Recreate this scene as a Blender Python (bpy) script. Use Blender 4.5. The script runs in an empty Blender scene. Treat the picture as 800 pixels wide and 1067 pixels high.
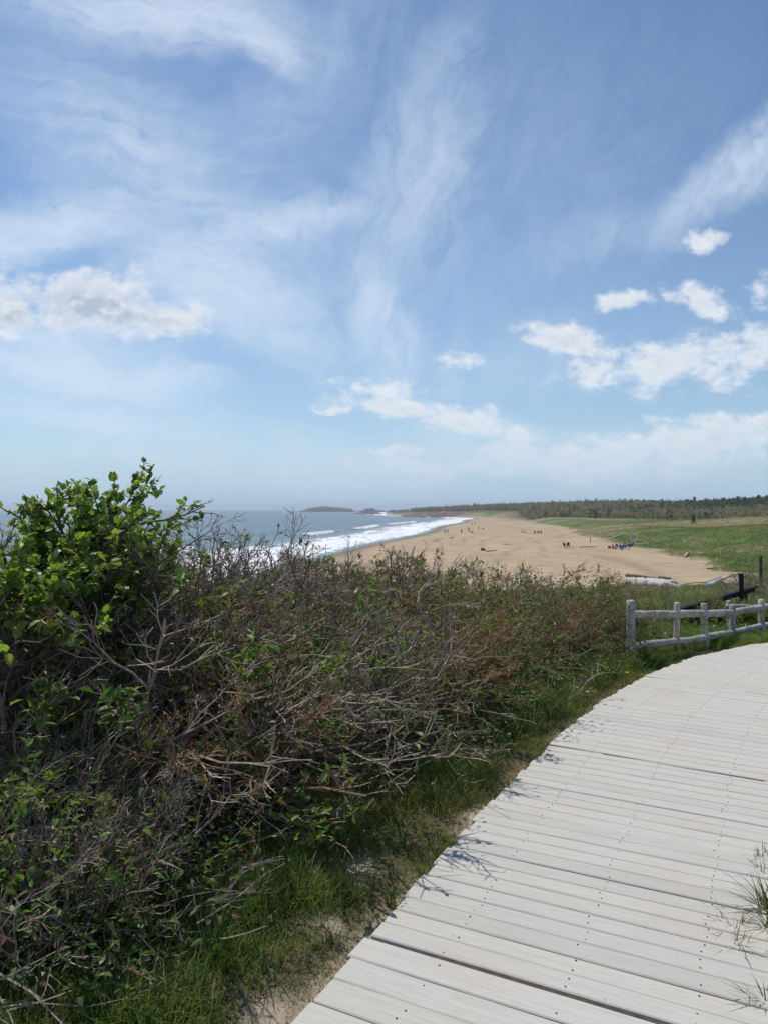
import bpy, math, random
import numpy as np
from mathutils import Vector, Matrix

random.seed(7)
rng = np.random.default_rng(11)
SC = bpy.context.scene
COL = SC.collection
PI = math.pi
R = math.radians
EYE = 1.60
SEA = -8.0

# ------------------------------------------------------------------ pixels of the photograph -> directions
FPX = 770.6
def ray(px, py):
    return np.array([(px - 400.0) / FPX, 1.0, (530.8 - py) / FPX])

# ------------------------------------------------------------------ noise
def _h(ix, iy, s):
    n = (ix * 374761393 + iy * 668265263 + s * 974634221) & 0xffffffff
    n = ((n ^ (n >> 13)) * 1274126177) & 0xffffffff
    return ((n ^ (n >> 16)) & 0xffff) / 65535.0
def vnoise(x, y, s=0):
    x = np.asarray(x, float); y = np.asarray(y, float)
    ix = np.floor(x).astype(np.int64); iy = np.floor(y).astype(np.int64)
    fx = x - ix; fy = y - iy
    fx = fx * fx * (3 - 2 * fx); fy = fy * fy * (3 - 2 * fy)
    a = _h(ix, iy, s); b = _h(ix + 1, iy, s); c = _h(ix, iy + 1, s); d = _h(ix + 1, iy + 1, s)
    return (a + (b - a) * fx) * (1 - fy) + (c + (d - c) * fx) * fy
def fbm(x, y, s=0, o=4):
    t = 0; a = .5; n = 0
    for k in range(o):
        t = t + a * vnoise(x * 2 ** k + 17.3 * k, y * 2 ** k - 9.1 * k, s + k); n += a; a *= .5
    return t / n
def sst(a, b, x):
    t = np.clip((x - a) / (b - a), 0, 1)
    return t * t * (3 - 2 * t)

# ------------------------------------------------------------------ the boardwalk's plan (left corners of its panels)
WALK_W = 1.45
# heading, boards, pitch of each panel
spec = [(27.0, 10, .133), (27.0, 10, .133), (26.7, 13, .1045), (28.3, 11, .108), (31.0, 12, .111), (36.0, 11, .108), (42.0, 12, .111), (50.0, 12, .111), (58.0, 12, .111), (65.0, 12, .111), (71.0, 12, .111), (75.0, 12, .111)]
_s = np.array([-0.054, 2.78])
for h_, n_, p_ in (spec[1], spec[0]):
    _s = _s - (n_ * p_ + .010) * np.array([math.sin(R(h_)), math.cos(R(h_))])
panels = []
EDGE = [_s.copy()]
for h_, n_, p_ in spec:
    d_ = np.array([math.sin(R(h_)), math.cos(R(h_))])
    panels.append((_s.copy(), h_, n_, p_))
    _s = _s + (n_ * p_ + .010) * d_
    EDGE.append(_s.copy())
EDGE = np.array(EDGE)
def edge_dist(x, y):
    """signed distance from the walk's left edge: positive to the left of it (off the walk)"""
    x = np.asarray(x, float); y = np.asarray(y, float)
    best = np.full(np.broadcast(x, y).shape, 1e9); sgn = np.ones_like(best)
    for i in range(len(EDGE) - 1):
        ax, ay = EDGE[i]; bx, by = EDGE[i + 1]
        if i == 0:
            ax, ay = ax - (bx - ax) * 6, ay - (by - ay) * 6
        if i == len(EDGE) - 2:
            bx, by = bx + (bx - ax) * 30, by + (by - ay) * 30
        dx, dy = bx - ax, by - ay
        t = np.clip(((x - ax) * dx + (y - ay) * dy) / (dx * dx + dy * dy), 0, 1)
        qx = x - ax - t * dx; qy = y - ay - t * dy
        d = np.hypot(qx, qy); s = np.where(dx * (y - ay) - dy * (x - ax) >= 0, 1.0, -1.0)
        m = d < best
        best = np.where(m, d, best); sgn = np.where(m, s, sgn)
    return best * sgn

# ------------------------------------------------------------------ terrain
def waterline(y):
    return 0.17 * (y - 217.0) - 190.0 * sst(750, 1350, y) + 2.2 * np.sin(y / 38.0) * sst(40, 200, y)
def dune_u(y):
    return 62.0 - 15 * sst(100, 550, y) - 30 * sst(550, 800, y)
_PX = np.array([300, 405, 415, 430, 450, 480, 510, 560, 620, 660, 700, 740, 800, 900, 1200])
_SK = np.array([533, 532, 531.0, 530, 529, 528, 526.6, 525, 523.4, 523.4, 524.4, 525, 523.2, 521, 521])
_DD = np.array([1500, 1500, 1500, 1450, 1400, 1250, 1100, 980, 850, 800, 740, 690, 620, 560, 520])
def hill_D(a):
    return np.interp(a * FPX + 400, _PX, _DD)
def hill_top(a):
    sk = np.interp(a * FPX + 400, _PX, _SK)
    return EYE + (530.8 - sk) / FPX * hill_D(a) - 5.0
def near_dune(x, y):
    r = np.hypot(x, y); az = np.arctan2(x, y)
    slope = np.interp(az, [-2.2, -1.4, -.3, .1, .35, .6, 1.2, 2.2], [.02, .13, .16, .115, .092, .075, .04, .02])
    q = r - 10.0
    fall = .5 * (q + np.sqrt(q * q + 3.0))
    return -.055 - slope * np.clip(fall - .08, 0, None)
def base_terrain(x, y):
    u = x - waterline(y)
    z = np.where(u > 0, SEA + .042 * np.clip(u, 0, 62), SEA + .06 * np.clip(u, -120, 0))
    ud = dune_u(y)
    w = sst(ud - 2, ud + 15, u)
    z = z + w * (1.1 + 1.0 * fbm(x / 19., y / 19., 3, 4))
    z = z + 3.9 * np.exp(-(((x - 92) / 30.) ** 2 + ((y - 128) / 38.) ** 2)) * sst(ud, ud + 20, u)
    z = z + 3.6 * np.exp(-(((x - 145) / 48.) ** 2 + ((y - 235) / 55.) ** 2)) * sst(ud, ud + 20, u)
    # sand: soft ridges and tracks
    z = z + (1 - w) * sst(2, 14, u) * (.30 * (fbm(x / 9. + .1 * y, y / 30., 5, 4) - .5) + .07 * (vnoise(x / 1.7, y / 2.6, 9) - .5))
    # the wooded hills behind
    yy = np.where(y > 20, y, 20.0)
    a = x / yy
    D = hill_D(a); r = np.hypot(x, y)
    prof = np.where(r < D, np.exp(-((r - D) / (.27 * D)) ** 2), 1.0 - .5 * sst(D, D * 1.6, r))
    land = sst(10, 60, u) * (y > 100)
    zh = hill_top(a)
    z = np.where(land > 0, z + land * prof * np.clip(zh - z, 0, None), z)
    return z, u
def terrain(x, y):
    x = np.asarray(x, float); y = np.asarray(y, float)
    b, u = base_terrain(x, y)
    n = near_dune(x, y)
    r = np.hypot(x, y)
    n = n + sst(10, 30, r) * .8 * (fbm(x / 5., y / 5., 21, 4) - .5)
    e = edge_dist(x, y)
    off = np.clip(e - .02, 0, None) + np.clip(-WALK_W - e, 0, None)
    k = .5
    z = .5 * (n + b + np.sqrt((n - b) ** 2 + k)) - .02
    bump = sst(0.0, .35, off) * (r < 40)
    z = z + bump * (.03 + .07 * (fbm(x * 1.7, y * 1.7, 31, 3) - .45) + .02 * (vnoise(x * 9, y * 9, 33) - .5))
    return z
def ground_z(x, y):
    return float(terrain(np.array([x]), np.array([y]))[0])
def at(px, py, lo=1.5, hi=2500.0):
    """the point of the ground that the pixel of the photograph shows"""
    d = ray(px, py)
    t = np.geomspace(lo, hi, 6000)
    zz = terrain(d[0] * t, t) - (EYE + d[2] * t)
    i = int(np.argmax(zz > 0)) if (zz > 0).any() else len(t) - 1
    return np.array([d[0] * t[i], t[i], float(terrain(d[0] * t[i:i + 1], t[i:i + 1])[0])])

# ------------------------------------------------------------------ mesh building
class MB:
    def __init__(s):
        s.V = []; s.F = []; s.C = []; s.M = []; s.n = 0
    def add(s, V, F, col=None, mi=0):
        V = np.asarray(V, float).reshape(-1, 3)
        fl = F if isinstance(F, list) else [F]
        for f in fl:
            f = np.asarray(f, np.int64)
            if len(f):
                s.F.append(f + s.n); s.M.append(np.full(len(f), mi, np.int32))
        if col is None:
            col = (1, 1, 1)
        c = np.asarray(col, float)
        if c.ndim == 1:
            c = np.tile(c, (len(V), 1))
        s.V.append(V); s.C.append(c); s.n += len(V)
        return s
    def build(s, name, mats, parent=None, smooth=False, loc=None):
        V = np.concatenate(s.V); C = np.concatenate(s.C)
        me = bpy.data.meshes.new(name)
        tot = [np.full(len(f), f.shape[1], np.int32) for f in s.F]
        ls = np.concatenate([f.reshape(-1) for f in s.F]).astype(np.int32)
        lt = np.concatenate(tot)
        st = np.concatenate([[0], np.cumsum(lt)[:-1]]).astype(np.int32)
        me.vertices.add(len(V)); me.vertices.foreach_set('co', V.astype(np.float32).ravel())
        me.loops.add(len(ls)); me.loops.foreach_set('vertex_index', ls)
        me.polygons.add(len(lt)); me.polygons.foreach_set('loop_start', st); me.polygons.foreach_set('loop_total', lt)
        me.polygons.foreach_set('material_index', np.concatenate(s.M))
        me.polygons.foreach_set('use_smooth', np.full(len(lt), smooth))
        at_ = me.color_attributes.new('Col', 'FLOAT_COLOR', 'POINT')
        at_.data.foreach_set('color', np.concatenate([C, np.ones((len(C), 1))], 1).astype(np.float32).ravel())
        me.update(calc_edges=True)
        me.validate()
        for m in (mats if isinstance(mats, (list, tuple)) else [mats]):
            me.materials.append(m)
        o = bpy.data.objects.new(name, me)
        COL.objects.link(o)
        if parent is not None:
            o.parent = parent
        if loc is not None:
            o.location = loc
        return o

def nrm(v):
    return v / np.maximum(np.linalg.norm(v, axis=-1, keepdims=True), 1e-9)

def tubes(P, Rr, sides=3, caps=False):
    """P (N,K,3) polylines, Rr (N,K) radii"""
    N, K, _ = P.shape
    T = np.empty_like(P)
    T[:, 1:-1] = P[:, 2:] - P[:, :-2]; T[:, 0] = P[:, 1] - P[:, 0]; T[:, -1] = P[:, -1] - P[:, -2]
    T = nrm(T)
    ref = np.where(np.abs(T[:, :1, 2:3]) > .9, np.array([[[1., 0, 0]]]), np.array([[[0, 0, 1.]]]))
    A = nrm(np.cross(T, np.broadcast_to(ref, T.shape))); B = np.cross(T, A)
    th = np.arange(sides) * 2 * PI / sides
    V = P[:, :, None] + Rr[:, :, None, None] * (np.cos(th)[None, None, :, None] * A[:, :, None] + np.sin(th)[None, None, :, None] * B[:, :, None])
    idx = np.arange(N * K * sides).reshape(N, K, sides)
    a = idx[:, :-1]; b = idx[:, 1:]
    F = np.stack([a, np.roll(a, -1, 2), np.roll(b, -1, 2), b], -1).reshape(-1, 4)
    out = [F]
    if caps and sides >= 3:
        out.append(idx[:, 0, ::-1].reshape(-1, sides)); out.append(idx[:, -1].reshape(-1, sides))
    return V.reshape(-1, 3), out

def grow(S, D, L, K, wob, up):
    N = len(S)
    P = np.empty((N, K, 3)); P[:, 0] = S
    d = nrm(D)
    for k in range(1, K):
        d = nrm(d + wob * rng.normal(size=(N, 3)) + np.array(up))
        P[:, k] = P[:, k - 1] + d * (L / (K - 1))[:, None]
    return P
def branch(P, m, ang, lf, K, wob, up, tmin=.25, tmax=1.0, flat=0.0):
    """m children on each polyline"""
    N, Kp, _ = P.shape
    i = np.repeat(np.arange(N), m)
    t = rng.uniform(tmin, tmax, len(i)) * (Kp - 1)
    k = np.minimum(t.astype(int), Kp - 2); f = (t - k)[:, None]
    S = P[i, k] * (1 - f) + P[i, k + 1] * f
    T = nrm(P[i, k + 1] - P[i, k])
    pl = np.linalg.norm(P[:, 1:] - P[:, :-1], axis=2).sum(1)[i]
    rnd = nrm(np.cross(T, rng.normal(size=T.shape)))
    an = ang * rng.uniform(.55, 1.35, len(i))[:, None]
    D = T * np.cos(an) + rnd * np.sin(an)
    D[:, 2] *= (1 - flat)
    L = pl * lf * rng.uniform(.5, 1.3, len(i)) * (1.15 - .55 * t / (Kp - 1))
    return grow(S, D, L, K, wob, up), t / (Kp - 1)
def taper(N, K, r0, r1, jit=.25):
    return np.linspace(r0, r1, K)[None] * rng.uniform(1 - jit, 1 + jit, (N, 1))

def leaves(pos, D, Nn, L, wr=.5, fold=.25, droop=.25, col=None):
    """oval leaves, eight faces each"""
    n = len(pos)
    D = nrm(D); S = nrm(np.cross(D, Nn)); U = np.cross(S, D)
    L = L[:, None]
    W = L * wr * .5
    def pt(t, s, lift):
        return pos + D * L * t + S * W * s + U * (L * (lift - droop * t * t))
    V = np.stack([pt(0, 0, 0), pt(.3, -.9, fold * .45), pt(.3, 0, 0), pt(.3, .9, fold * .45),
                  pt(.66, -.8, fold * .4), pt(.66, 0, 0), pt(.66, .8, fold * .4), pt(1, 0, 0)], 1)
    b = (np.arange(n) * 8)[:, None]
    tri = np.concatenate([b + np.array([[0, 3, 2]]), b + np.array([[0, 2, 1]]), b + np.array([[5, 6, 7]]), b + np.array([[4, 5, 7]])])
    quad = np.concatenate([b + np.array([[2, 3, 6, 5]]), b + np.array([[1, 2, 5, 4]])])
    C = np.repeat(col, 8, 0) if col is not None else None
    return V.reshape(-1, 3), [tri, quad], C

def blades(pos, az, H, Wd, lean, col, tipcol=None):
    n = len(pos)
    D = np.stack([np.cos(az), np.sin(az), np.zeros(n)], 1); S = np.stack([-np.sin(az), np.cos(az), np.zeros(n)], 1)
    st = []
    for t, w in ((0, .8), (.4, 1.0), (.75, .65)):
        c = pos + D * (H * lean * t ** 2)[:, None] + np.array([0, 0, 1.]) * (H * t * (1 - .35 * lean * t))[:, None]
        st.append(c - S * (Wd * w * .5)[:, None]); st.append(c + S * (Wd * w * .5)[:, None])
    c = pos + D * (H * lean)[:, None] + np.array([0, 0, 1.]) * (H * (1 - .35 * lean))[:, None]
    st.append(c)
    V = np.stack(st, 1)
    b = (np.arange(n) * 7)[:, None]
    quad = np.concatenate([b + np.array([[0, 1, 3, 2]]), b + np.array([[2, 3, 5, 4]])])
    tri = b + np.array([[4, 5, 6]])
    C = np.repeat(col[:, None], 7, 1)
    if tipcol is not None:
        C[:, 6] = tipcol; C[:, 4:6] = .5 * (C[:, 4:6] + tipcol[:, None])
    return V.reshape(-1, 3), [quad, tri], C.reshape(-1, 3)

def box(c, s, rz=0.0, tilt=None):
    x, y, z = s[0] / 2, s[1] / 2, s[2] / 2
    V = np.array([[-x, -y, -z], [x, -y, -z], [x, y, -z], [-x, y, -z], [-x, -y, z], [x, -y, z], [x, y, z], [-x, y, z]])
    m = Matrix.Rotation(rz, 3, 'Z')
    if tilt:
        m = m @ Matrix.Rotation(tilt, 3, 'X')
    V = V @ np.array(m).T + np.array(c)
    F = np.array([[0, 3, 2, 1], [4, 5, 6, 7], [0, 1, 5, 4], [1, 2, 6, 5], [2, 3, 7, 6], [3, 0, 4, 7]])
    return V, F

def log_mesh(pts, rad, sides=14, knots=.06, seed=1, cap_mi=None):
    """a rough round timber: resampled path, uneven radius, slightly domed ends"""
    pts = np.array(pts, float); rad = np.array(rad, float)
    seg = np.r_[0, np.cumsum(np.linalg.norm(np.diff(pts, axis=0), axis=1))]
    K = max(8, int(seg[-1] / (max(rad.max(), .01) * 1.2))); K = min(K, 40)
    tt = np.linspace(0, seg[-1], K)
    P = np.stack([np.interp(tt, seg, pts[:, i]) for i in range(3)], 1)
    rr = np.interp(tt, seg, rad)
    V, F = tubes(P[None], rr[None], sides)
    V = V.reshape(K, sides, 3)
    n = fbm(np.arange(K)[:, None] * .55 + seed * 7.1, np.cos(np.arange(sides) * 2 * PI / sides)[None] * 1.3 + 2 * np.sin(np.arange(sides) * 2 * PI / sides)[None] + seed, seed, 3) - .5
    V = P[:, None] + (V - P[:, None]) * (1 + 2 * knots * n)[:, :, None]
    t0 = nrm(P[0] - P[1]); t1 = nrm(P[-1] - P[-2])
    V2 = V.reshape(-1, 3); nv = len(V2)
    r0 = P[0] + (V[0] - P[0]) * .8 + t0 * rr[0] * .14; r1 = P[-1] + (V[-1] - P[-1]) * .8 + t1 * rr[-1] * .14
    c0 = P[0] + t0 * rr[0] * .17; c1 = P[-1] + t1 * rr[-1] * .17
    VV = np.concatenate([V2, r0, r1, [c0], [c1]])
    ii = np.arange(sides); jj = (ii + 1) % sides
    a0 = nv + ii; a0j = nv + jj; b0 = nv + sides + ii; b0j = nv + sides + jj
    L = (K - 1) * sides
    q = np.concatenate([np.stack([ii, a0, a0j, jj], 1), np.stack([L + ii, L + jj, b0j, b0], 1)])
    tr = np.concatenate([np.stack([a0, np.full(sides, nv + 2 * sides), a0j], 1), np.stack([b0, b0j, np.full(sides, nv + 2 * sides + 1)], 1)])
    return VV, F + [q, tr]

# ------------------------------------------------------------------ objects
def tag(o, label=None, cat=None, group=None, kind=None):
    if label: o['label'] = label
    if cat: o['category'] = cat
    if group: o['group'] = group
    if kind: o['kind'] = kind
    return o
def empty(name, loc=(0, 0, 0), rz=0.0, sc=1.0):
    o = bpy.data.objects.new(name, None)
    o.empty_display_size = .2
    COL.objects.link(o)
    o.location = loc; o.rotation_euler = (0, 0, rz)
    o.scale = (sc, sc, sc) if np.isscalar(sc) else sc
    return o
def copy_tree(o, parent=None):
    c = o.copy(); COL.objects.link(c)
    if parent is not None:
        c.parent = parent
    for ch in list(o.children):
        copy_tree(ch, c)
    return c

# ------------------------------------------------------------------ materials
class NT:
    def __init__(s, tree):
        s.t = tree; s.n = tree.nodes; s.l = tree.links
    def node(s, typ, **kw):
        n = s.n.new(typ)
        for k, v in kw.items():
            setattr(n, k, v)
        return n
    def put(s, sock, v):
        if v is None: return
        if isinstance(v, bpy.types.NodeSocket): s.l.new(v, sock)
        else: sock.default_value = v
    def math(s, op, a, b=None, c=None, clamp=False):
        n = s.node('ShaderNodeMath', operation=op, use_clamp=clamp)
        s.put(n.inputs[0], a)
        if b is not None: s.put(n.inputs[1], b)
        if c is not None: s.put(n.inputs[2], c)
        return n.outputs[0]
    def vmath(s, op, a, b=None, c=None, out=0):
        n = s.node('ShaderNodeVectorMath', operation=op)
        s.put(n.inputs[0], a)
        if b is not None: s.put(n.inputs[1], b)
        if c is not None and op == 'SCALE': s.put(n.inputs[3], c)
        elif c is not None: s.put(n.inputs[2], c)
        return n.outputs[out]
    def noise(s, vec, scale, detail=4.0, rough=.55, dist=0.0, out='Fac', lac=2.0):
        n = s.node('ShaderNodeTexNoise')
        s.put(n.inputs['Vector'], vec); s.put(n.inputs['Scale'], scale)
        n.inputs['Detail'].default_value = detail; n.inputs['Roughness'].default_value = rough
        n.inputs['Distortion'].default_value = dist; n.inputs['Lacunarity'].default_value = lac
        return n.outputs[out]
    def ramp(s, v, a, b, lo=0.0, hi=1.0, smooth=True):
        n = s.node('ShaderNodeMapRange', interpolation_type='SMOOTHSTEP' if smooth else 'LINEAR')
        s.put(n.inputs['Value'], v)
        s.put(n.inputs['From Min'], a); s.put(n.inputs['From Max'], b); s.put(n.inputs['To Min'], lo); s.put(n.inputs['To Max'], hi)
        return n.outputs[0]
    def mix(s, f, a, b, blend='MIX'):
        n = s.node('ShaderNodeMix', data_type='RGBA', blend_type=blend)
        s.put(n.inputs[0], f)
        for sock, v in ((n.inputs[6], a), (n.inputs[7], b)):
            if isinstance(v, (tuple, list)) and len(v) == 3: v = (*v, 1.0)
            s.put(sock, v)
        return n.outputs[2]
    def mapping(s, vec, loc=(0, 0, 0), rot=(0, 0, 0), sc=(1, 1, 1), typ='POINT'):
        n = s.node('ShaderNodeMapping', vector_type=typ)
        s.put(n.inputs['Vector'], vec)
        n.inputs['Location'].default_value = loc; n.inputs['Rotation'].default_value = rot; n.inputs['Scale'].default_value = sc
        return n.outputs[0]

def new_mat(name):
    m = bpy.data.materials.new(name); m.use_nodes = True
    t = NT(m.node_tree); t.n.clear()
    out = t.node('ShaderNodeOutputMaterial')
    bs = t.node('ShaderNodeBsdfPrincipled')
    t.l.new(bs.outputs[0], out.inputs['Surface'])
    return m, t, bs, out
def attr(t, name='Col'):
    return t.node('ShaderNodeAttribute', attribute_name=name).outputs['Color']
def objpos(t):
    return t.node('ShaderNodeTexCoord').outputs['Object']
def wpos(t):
    return t.node('ShaderNodeNewGeometry').outputs['Position']
def bump(t, bs, h, strength=.4, dist=.02):
    b = t.node('ShaderNodeBump')
    b.inputs['Strength'].default_value = strength; b.inputs['Distance'].default_value = dist
    t.l.new(h, b.inputs['Height']); t.l.new(b.outputs[0], bs.inputs['Normal'])

def mat_leaf(name, trans=.35, rough=.45, var=.35, spec=.4):
    m, t, bs, out = new_mat(name)
    c = attr(t)
    n = t.noise(objpos(t), 60, 2)
    f = t.ramp(n, .25, .75, 1 - var, 1 + var, False)
    c2 = t.vmath('SCALE', c, c=f)
    t.l.new(c2, bs.inputs['Base Color'])
    bs.inputs['Roughness'].default_value = rough
    bs.inputs['Specular IOR Level'].default_value = spec
    tr = t.node('ShaderNodeBsdfTranslucent')
    t.l.new(t.vmath('MULTIPLY', c2, (1.35, 1.35, .6)), tr.inputs['Color'])
    mx = t.node('ShaderNodeMixShader'); mx.inputs[0].default_value = trans
    t.l.new(bs.outputs[0], mx.inputs[1]); t.l.new(tr.outputs[0], mx.inputs[2])
    t.l.new(mx.outputs[0], out.inputs['Surface'])
    return m
def mat_bark(name, scale=40, spread=.45, rough=.9):
    m, t, bs, out = new_mat(name)
    c = attr(t)
    v = objpos(t)
    n = t.noise(t.mapping(v, sc=(1, 1, .35)), scale, 4, .65)
    f = t.ramp(n, .3, .7, 1 - spread, 1 + spread, False)
    t.l.new(t.vmath('SCALE', c, c=f), bs.inputs['Base Color'])
    bs.inputs['Roughness'].default_value = rough
    bs.inputs['Specular IOR Level'].default_value = .2
    return m
def mat_plain(name, col, rough=.7, scale=30, spread=.15, metallic=0.0):
    m, t, bs, out = new_mat(name)
    n = t.noise(objpos(t), scale, 3)
    f = t.ramp(n, .3, .7, 1 - spread, 1 + spread, False)
    rgb = t.node('ShaderNodeRGB'); rgb.outputs[0].default_value = (*col, 1)
    t.l.new(t.vmath('SCALE', rgb.outputs[0], c=f), bs.inputs['Base Color'])
    bs.inputs['Roughness'].default_value = rough; bs.inputs['Metallic'].default_value = metallic
    bs.inputs['Specular IOR Level'].default_value = .3
    return m
def mat_weathered(name, col, dark, axis_scale=(3, 3, 40), rough=.85, grain=.5):
    """silvered timber with cracks along its grain; Object coordinates, grain along the long axis given by axis_scale"""
    m, t, bs, out = new_mat(name)
    v = objpos(t)
    g = t.noise(t.mapping(v, sc=axis_scale), 2.2, 6, .65, .6)
    b = t.noise(v, 5, 4, .6)
    f = t.math('ADD', t.math('MULTIPLY', g, .65), t.math('MULTIPLY', b, .35))
    c = t.mix(t.ramp(f, .36, .62), dark, col)
    c = t.vmath('SCALE', c, c=t.ramp(t.noise(v, 1.3, 3), .3, .7, .8, 1.12, False))
    t.l.new(c, bs.inputs['Base Color'])
    bs.inputs['Roughness'].default_value = rough
    bs.inputs['Specular IOR Level'].default_value = .25
    bump(t, bs, g, grain, .01)
    return m

M_GREEN = mat_leaf('fresh_leaf', .48, .42, .35, .5)
M_GRASS = mat_leaf('grass_blade', .45, .5, .25, .3)
M_BUD = mat_leaf('bud_and_dry_leaf', .2, .7, .35, .2)
M_TWIG = mat_bark('grey_twig_bark', 60)
M_FENCE = mat_weathered('silvered_fence_log', (.52, .49, .44), (.20, .18, .155), (14, 14, 14), .92, .9)
M_DARKWOOD = mat_weathered('dark_stained_timber', (.024, .021, .02), (.008, .007, .007), (4, 30, 30), .75, .3)
M_DRIFT = mat_weathered('bleached_driftwood', (.62, .57, .52), (.30, .25, .21), (5, 5, 5), .9, .5)
M_DRIFTDARK = mat_weathered('dark_driftwood', (.13, .10, .08), (.05, .04, .03), (5, 5, 5), .9, .5)

# ------------------------------------------------------------------ ground sheet
def ground_material():
    m, t, bs, out = new_mat('sand_soil_and_turf')
    c = attr(t)
    p = wpos(t)
    n1 = t.noise(p, .35, 5, .6); n2 = t.noise(p, 7., 5, .65); n3 = t.noise(p, 90., 3, .6)
    f = t.math('MULTIPLY', t.ramp(n1, .3, .7, .86, 1.14, False), t.math('MULTIPLY', t.ramp(n2, .25, .75, .82, 1.18, False), t.ramp(n3, .25, .75, .8, 1.2, False)))
    t.l.new(t.vmath('SCALE', c, c=f), bs.inputs['Base Color'])
    bs.inputs['Roughness'].default_value = .95; bs.inputs['Specular IOR Level'].default_value = .15
    h = t.math('ADD', t.math('MULTIPLY', t.noise(p, 2.2, 4), .10), t.math('ADD', t.math('MULTIPLY', n2, .025), t.math('MULTIPLY', n3, .006)))
    bump(t, bs, h, .8, 1.0)
    return m

def dryness(X, Y, n1, n2):
    """where the dune grass is last year's straw: the back ridge on the right, else small patches"""
    ridge = np.exp(-(((X - 112) / 46.) ** 2 + ((Y - 205) / 75.) ** 2)) + .8 * sst(330, 420, Y)
    near = .13 * (1 - sst(50, 90, np.hypot(X, Y)))
    return np.clip(sst(.56, .74, .45 * n2 + .55 * n1 + .26 * ridge + near + .35 * (vnoise(X / 4., Y / 5., 191) - .5) * (near > 0)), 0, 1) * .9
def build_ground():
    az = np.concatenate([np.linspace(-180, -46, 90, endpoint=False), np.linspace(-46, 46, 620, endpoint=False), np.linspace(46, 180, 90, endpoint=False)])
    azr = np.radians(az)
    rr = np.concatenate([[.25], np.geomspace(.5, 60, 300), np.geomspace(61.5, 1700, 210), np.geomspace(1800, 9000, 14)])
    X = rr[:, None] * np.sin(azr)[None]; Y = rr[:, None] * np.cos(azr)[None]
    Z = terrain(X, Y)
    K, N = X.shape
    V = np.stack([X, Y, Z], -1).reshape(-1, 3)
    b, u = base_terrain(X, Y)
    # what the ground is made of
    r = np.hypot(X, Y)
    e = edge_dist(X, Y)
    nd = near_dune(X, Y)
    n0 = fbm(X / 2.3, Y / 2.3, 51, 4); n1 = fbm(X / 14., Y / 14., 53, 4); n2 = fbm(X / 55., Y / 55., 55, 4)
    sand = np.array([.405, .305, .197]); wet = np.array([.20, .16, .12])
    dgrass = np.array([.098, .148, .040]); straw = np.array([.27, .215, .125]); soil = np.array([.115, .088, .058])
    ud = dune_u(Y)
    C = np.broadcast_to(sand, V.shape).reshape(K, N, 3).copy()
    C *= (.86 + .28 * fbm(X / 4. + Y * .03, Y / 18., 57, 4))[..., None]
    for k_, (uu, wv, wd_) in enumerate(((24, 5, .5), (27, 5, .5), (36, 9, .9), (44, 7, .6), (51, 4, 1.2))):   # footprint trails and old tide lines along the beach
        q_ = u - uu - wv * (fbm(Y / 45., X * 0, 171 + k_, 3) - .5) * 2
        C *= (1 - .22 * np.exp(-(q_ / wd_) ** 2) * sst(.35, .6, vnoise(Y / 9., X * 0, 181 + k_)))[..., None]
    wl = (1 - sst(1.5, 8, u + 3 * (n1 - .5)))[..., None]
    C = C * (1 - wl) + wet * wl
    # wrack lines and litter on the sand
    wr = 1.3 * np.exp(-((u - 17 - 6 * (n1 - .5)) / 1.0) ** 2) * sst(.45, .7, fbm(X / 3., Y / 9., 59, 3)) * .55
    C = C * (1 - wr[..., None]) + np.array([.16, .12, .08]) * wr[..., None]
    gw = np.maximum(sst(ud - 1.5, ud + 2.5, u + 9 * (n1 - .5)), sst(.0, .5, nd - b - .25 + 1.3 * (n0 - .5)) * (r < 120))
    dry = dryness(X, Y, n1, n2)
    G = dgrass * (1 - dry[..., None]) + straw * dry[..., None]
    C = C * (1 - gw[..., None]) + G * gw[..., None]
    # woodland floor
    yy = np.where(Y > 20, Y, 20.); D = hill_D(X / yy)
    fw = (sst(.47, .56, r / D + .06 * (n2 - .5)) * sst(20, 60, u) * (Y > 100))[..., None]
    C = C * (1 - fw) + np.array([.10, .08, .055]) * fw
    # round the boardwalk: soil under the thicket, sand worn bare next to the planks
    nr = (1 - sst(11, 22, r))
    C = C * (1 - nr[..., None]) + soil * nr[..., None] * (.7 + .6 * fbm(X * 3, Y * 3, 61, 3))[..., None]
    bare = np.zeros_like(e)
    for px, py, s in ((372, 905, .10), (502, 850, .13), (285, 1060, .10), (345, 965, .06), (335, 895, .07)):
        q = at(px, py)
        bare = np.maximum(bare, np.exp(-((X - q[0]) ** 2 + (Y - q[1]) ** 2) / (s * s)))
    offw = np.where(e > -.3, e, -WALK_W - e)
    bw = np.clip(np.maximum(1 - sst(.0, .14, offw + .2 * (n0 - .5)), bare * 1.3), 0, 1) * (r < 25)
    bw = (bw * (r < 25))[..., None]
    C = C * (1 - bw) + np.array([.36, .29, .215]) * bw
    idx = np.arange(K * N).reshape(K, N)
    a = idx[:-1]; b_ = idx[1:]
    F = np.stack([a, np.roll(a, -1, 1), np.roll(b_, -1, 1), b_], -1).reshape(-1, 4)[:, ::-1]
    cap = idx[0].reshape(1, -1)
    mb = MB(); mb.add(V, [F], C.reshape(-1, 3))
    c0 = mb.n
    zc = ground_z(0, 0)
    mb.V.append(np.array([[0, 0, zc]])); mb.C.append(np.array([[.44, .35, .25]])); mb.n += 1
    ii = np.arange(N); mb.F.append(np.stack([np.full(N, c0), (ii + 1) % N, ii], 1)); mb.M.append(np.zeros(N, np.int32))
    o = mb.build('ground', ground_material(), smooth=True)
    tag(o, kind='structure')
build_ground()

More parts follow.
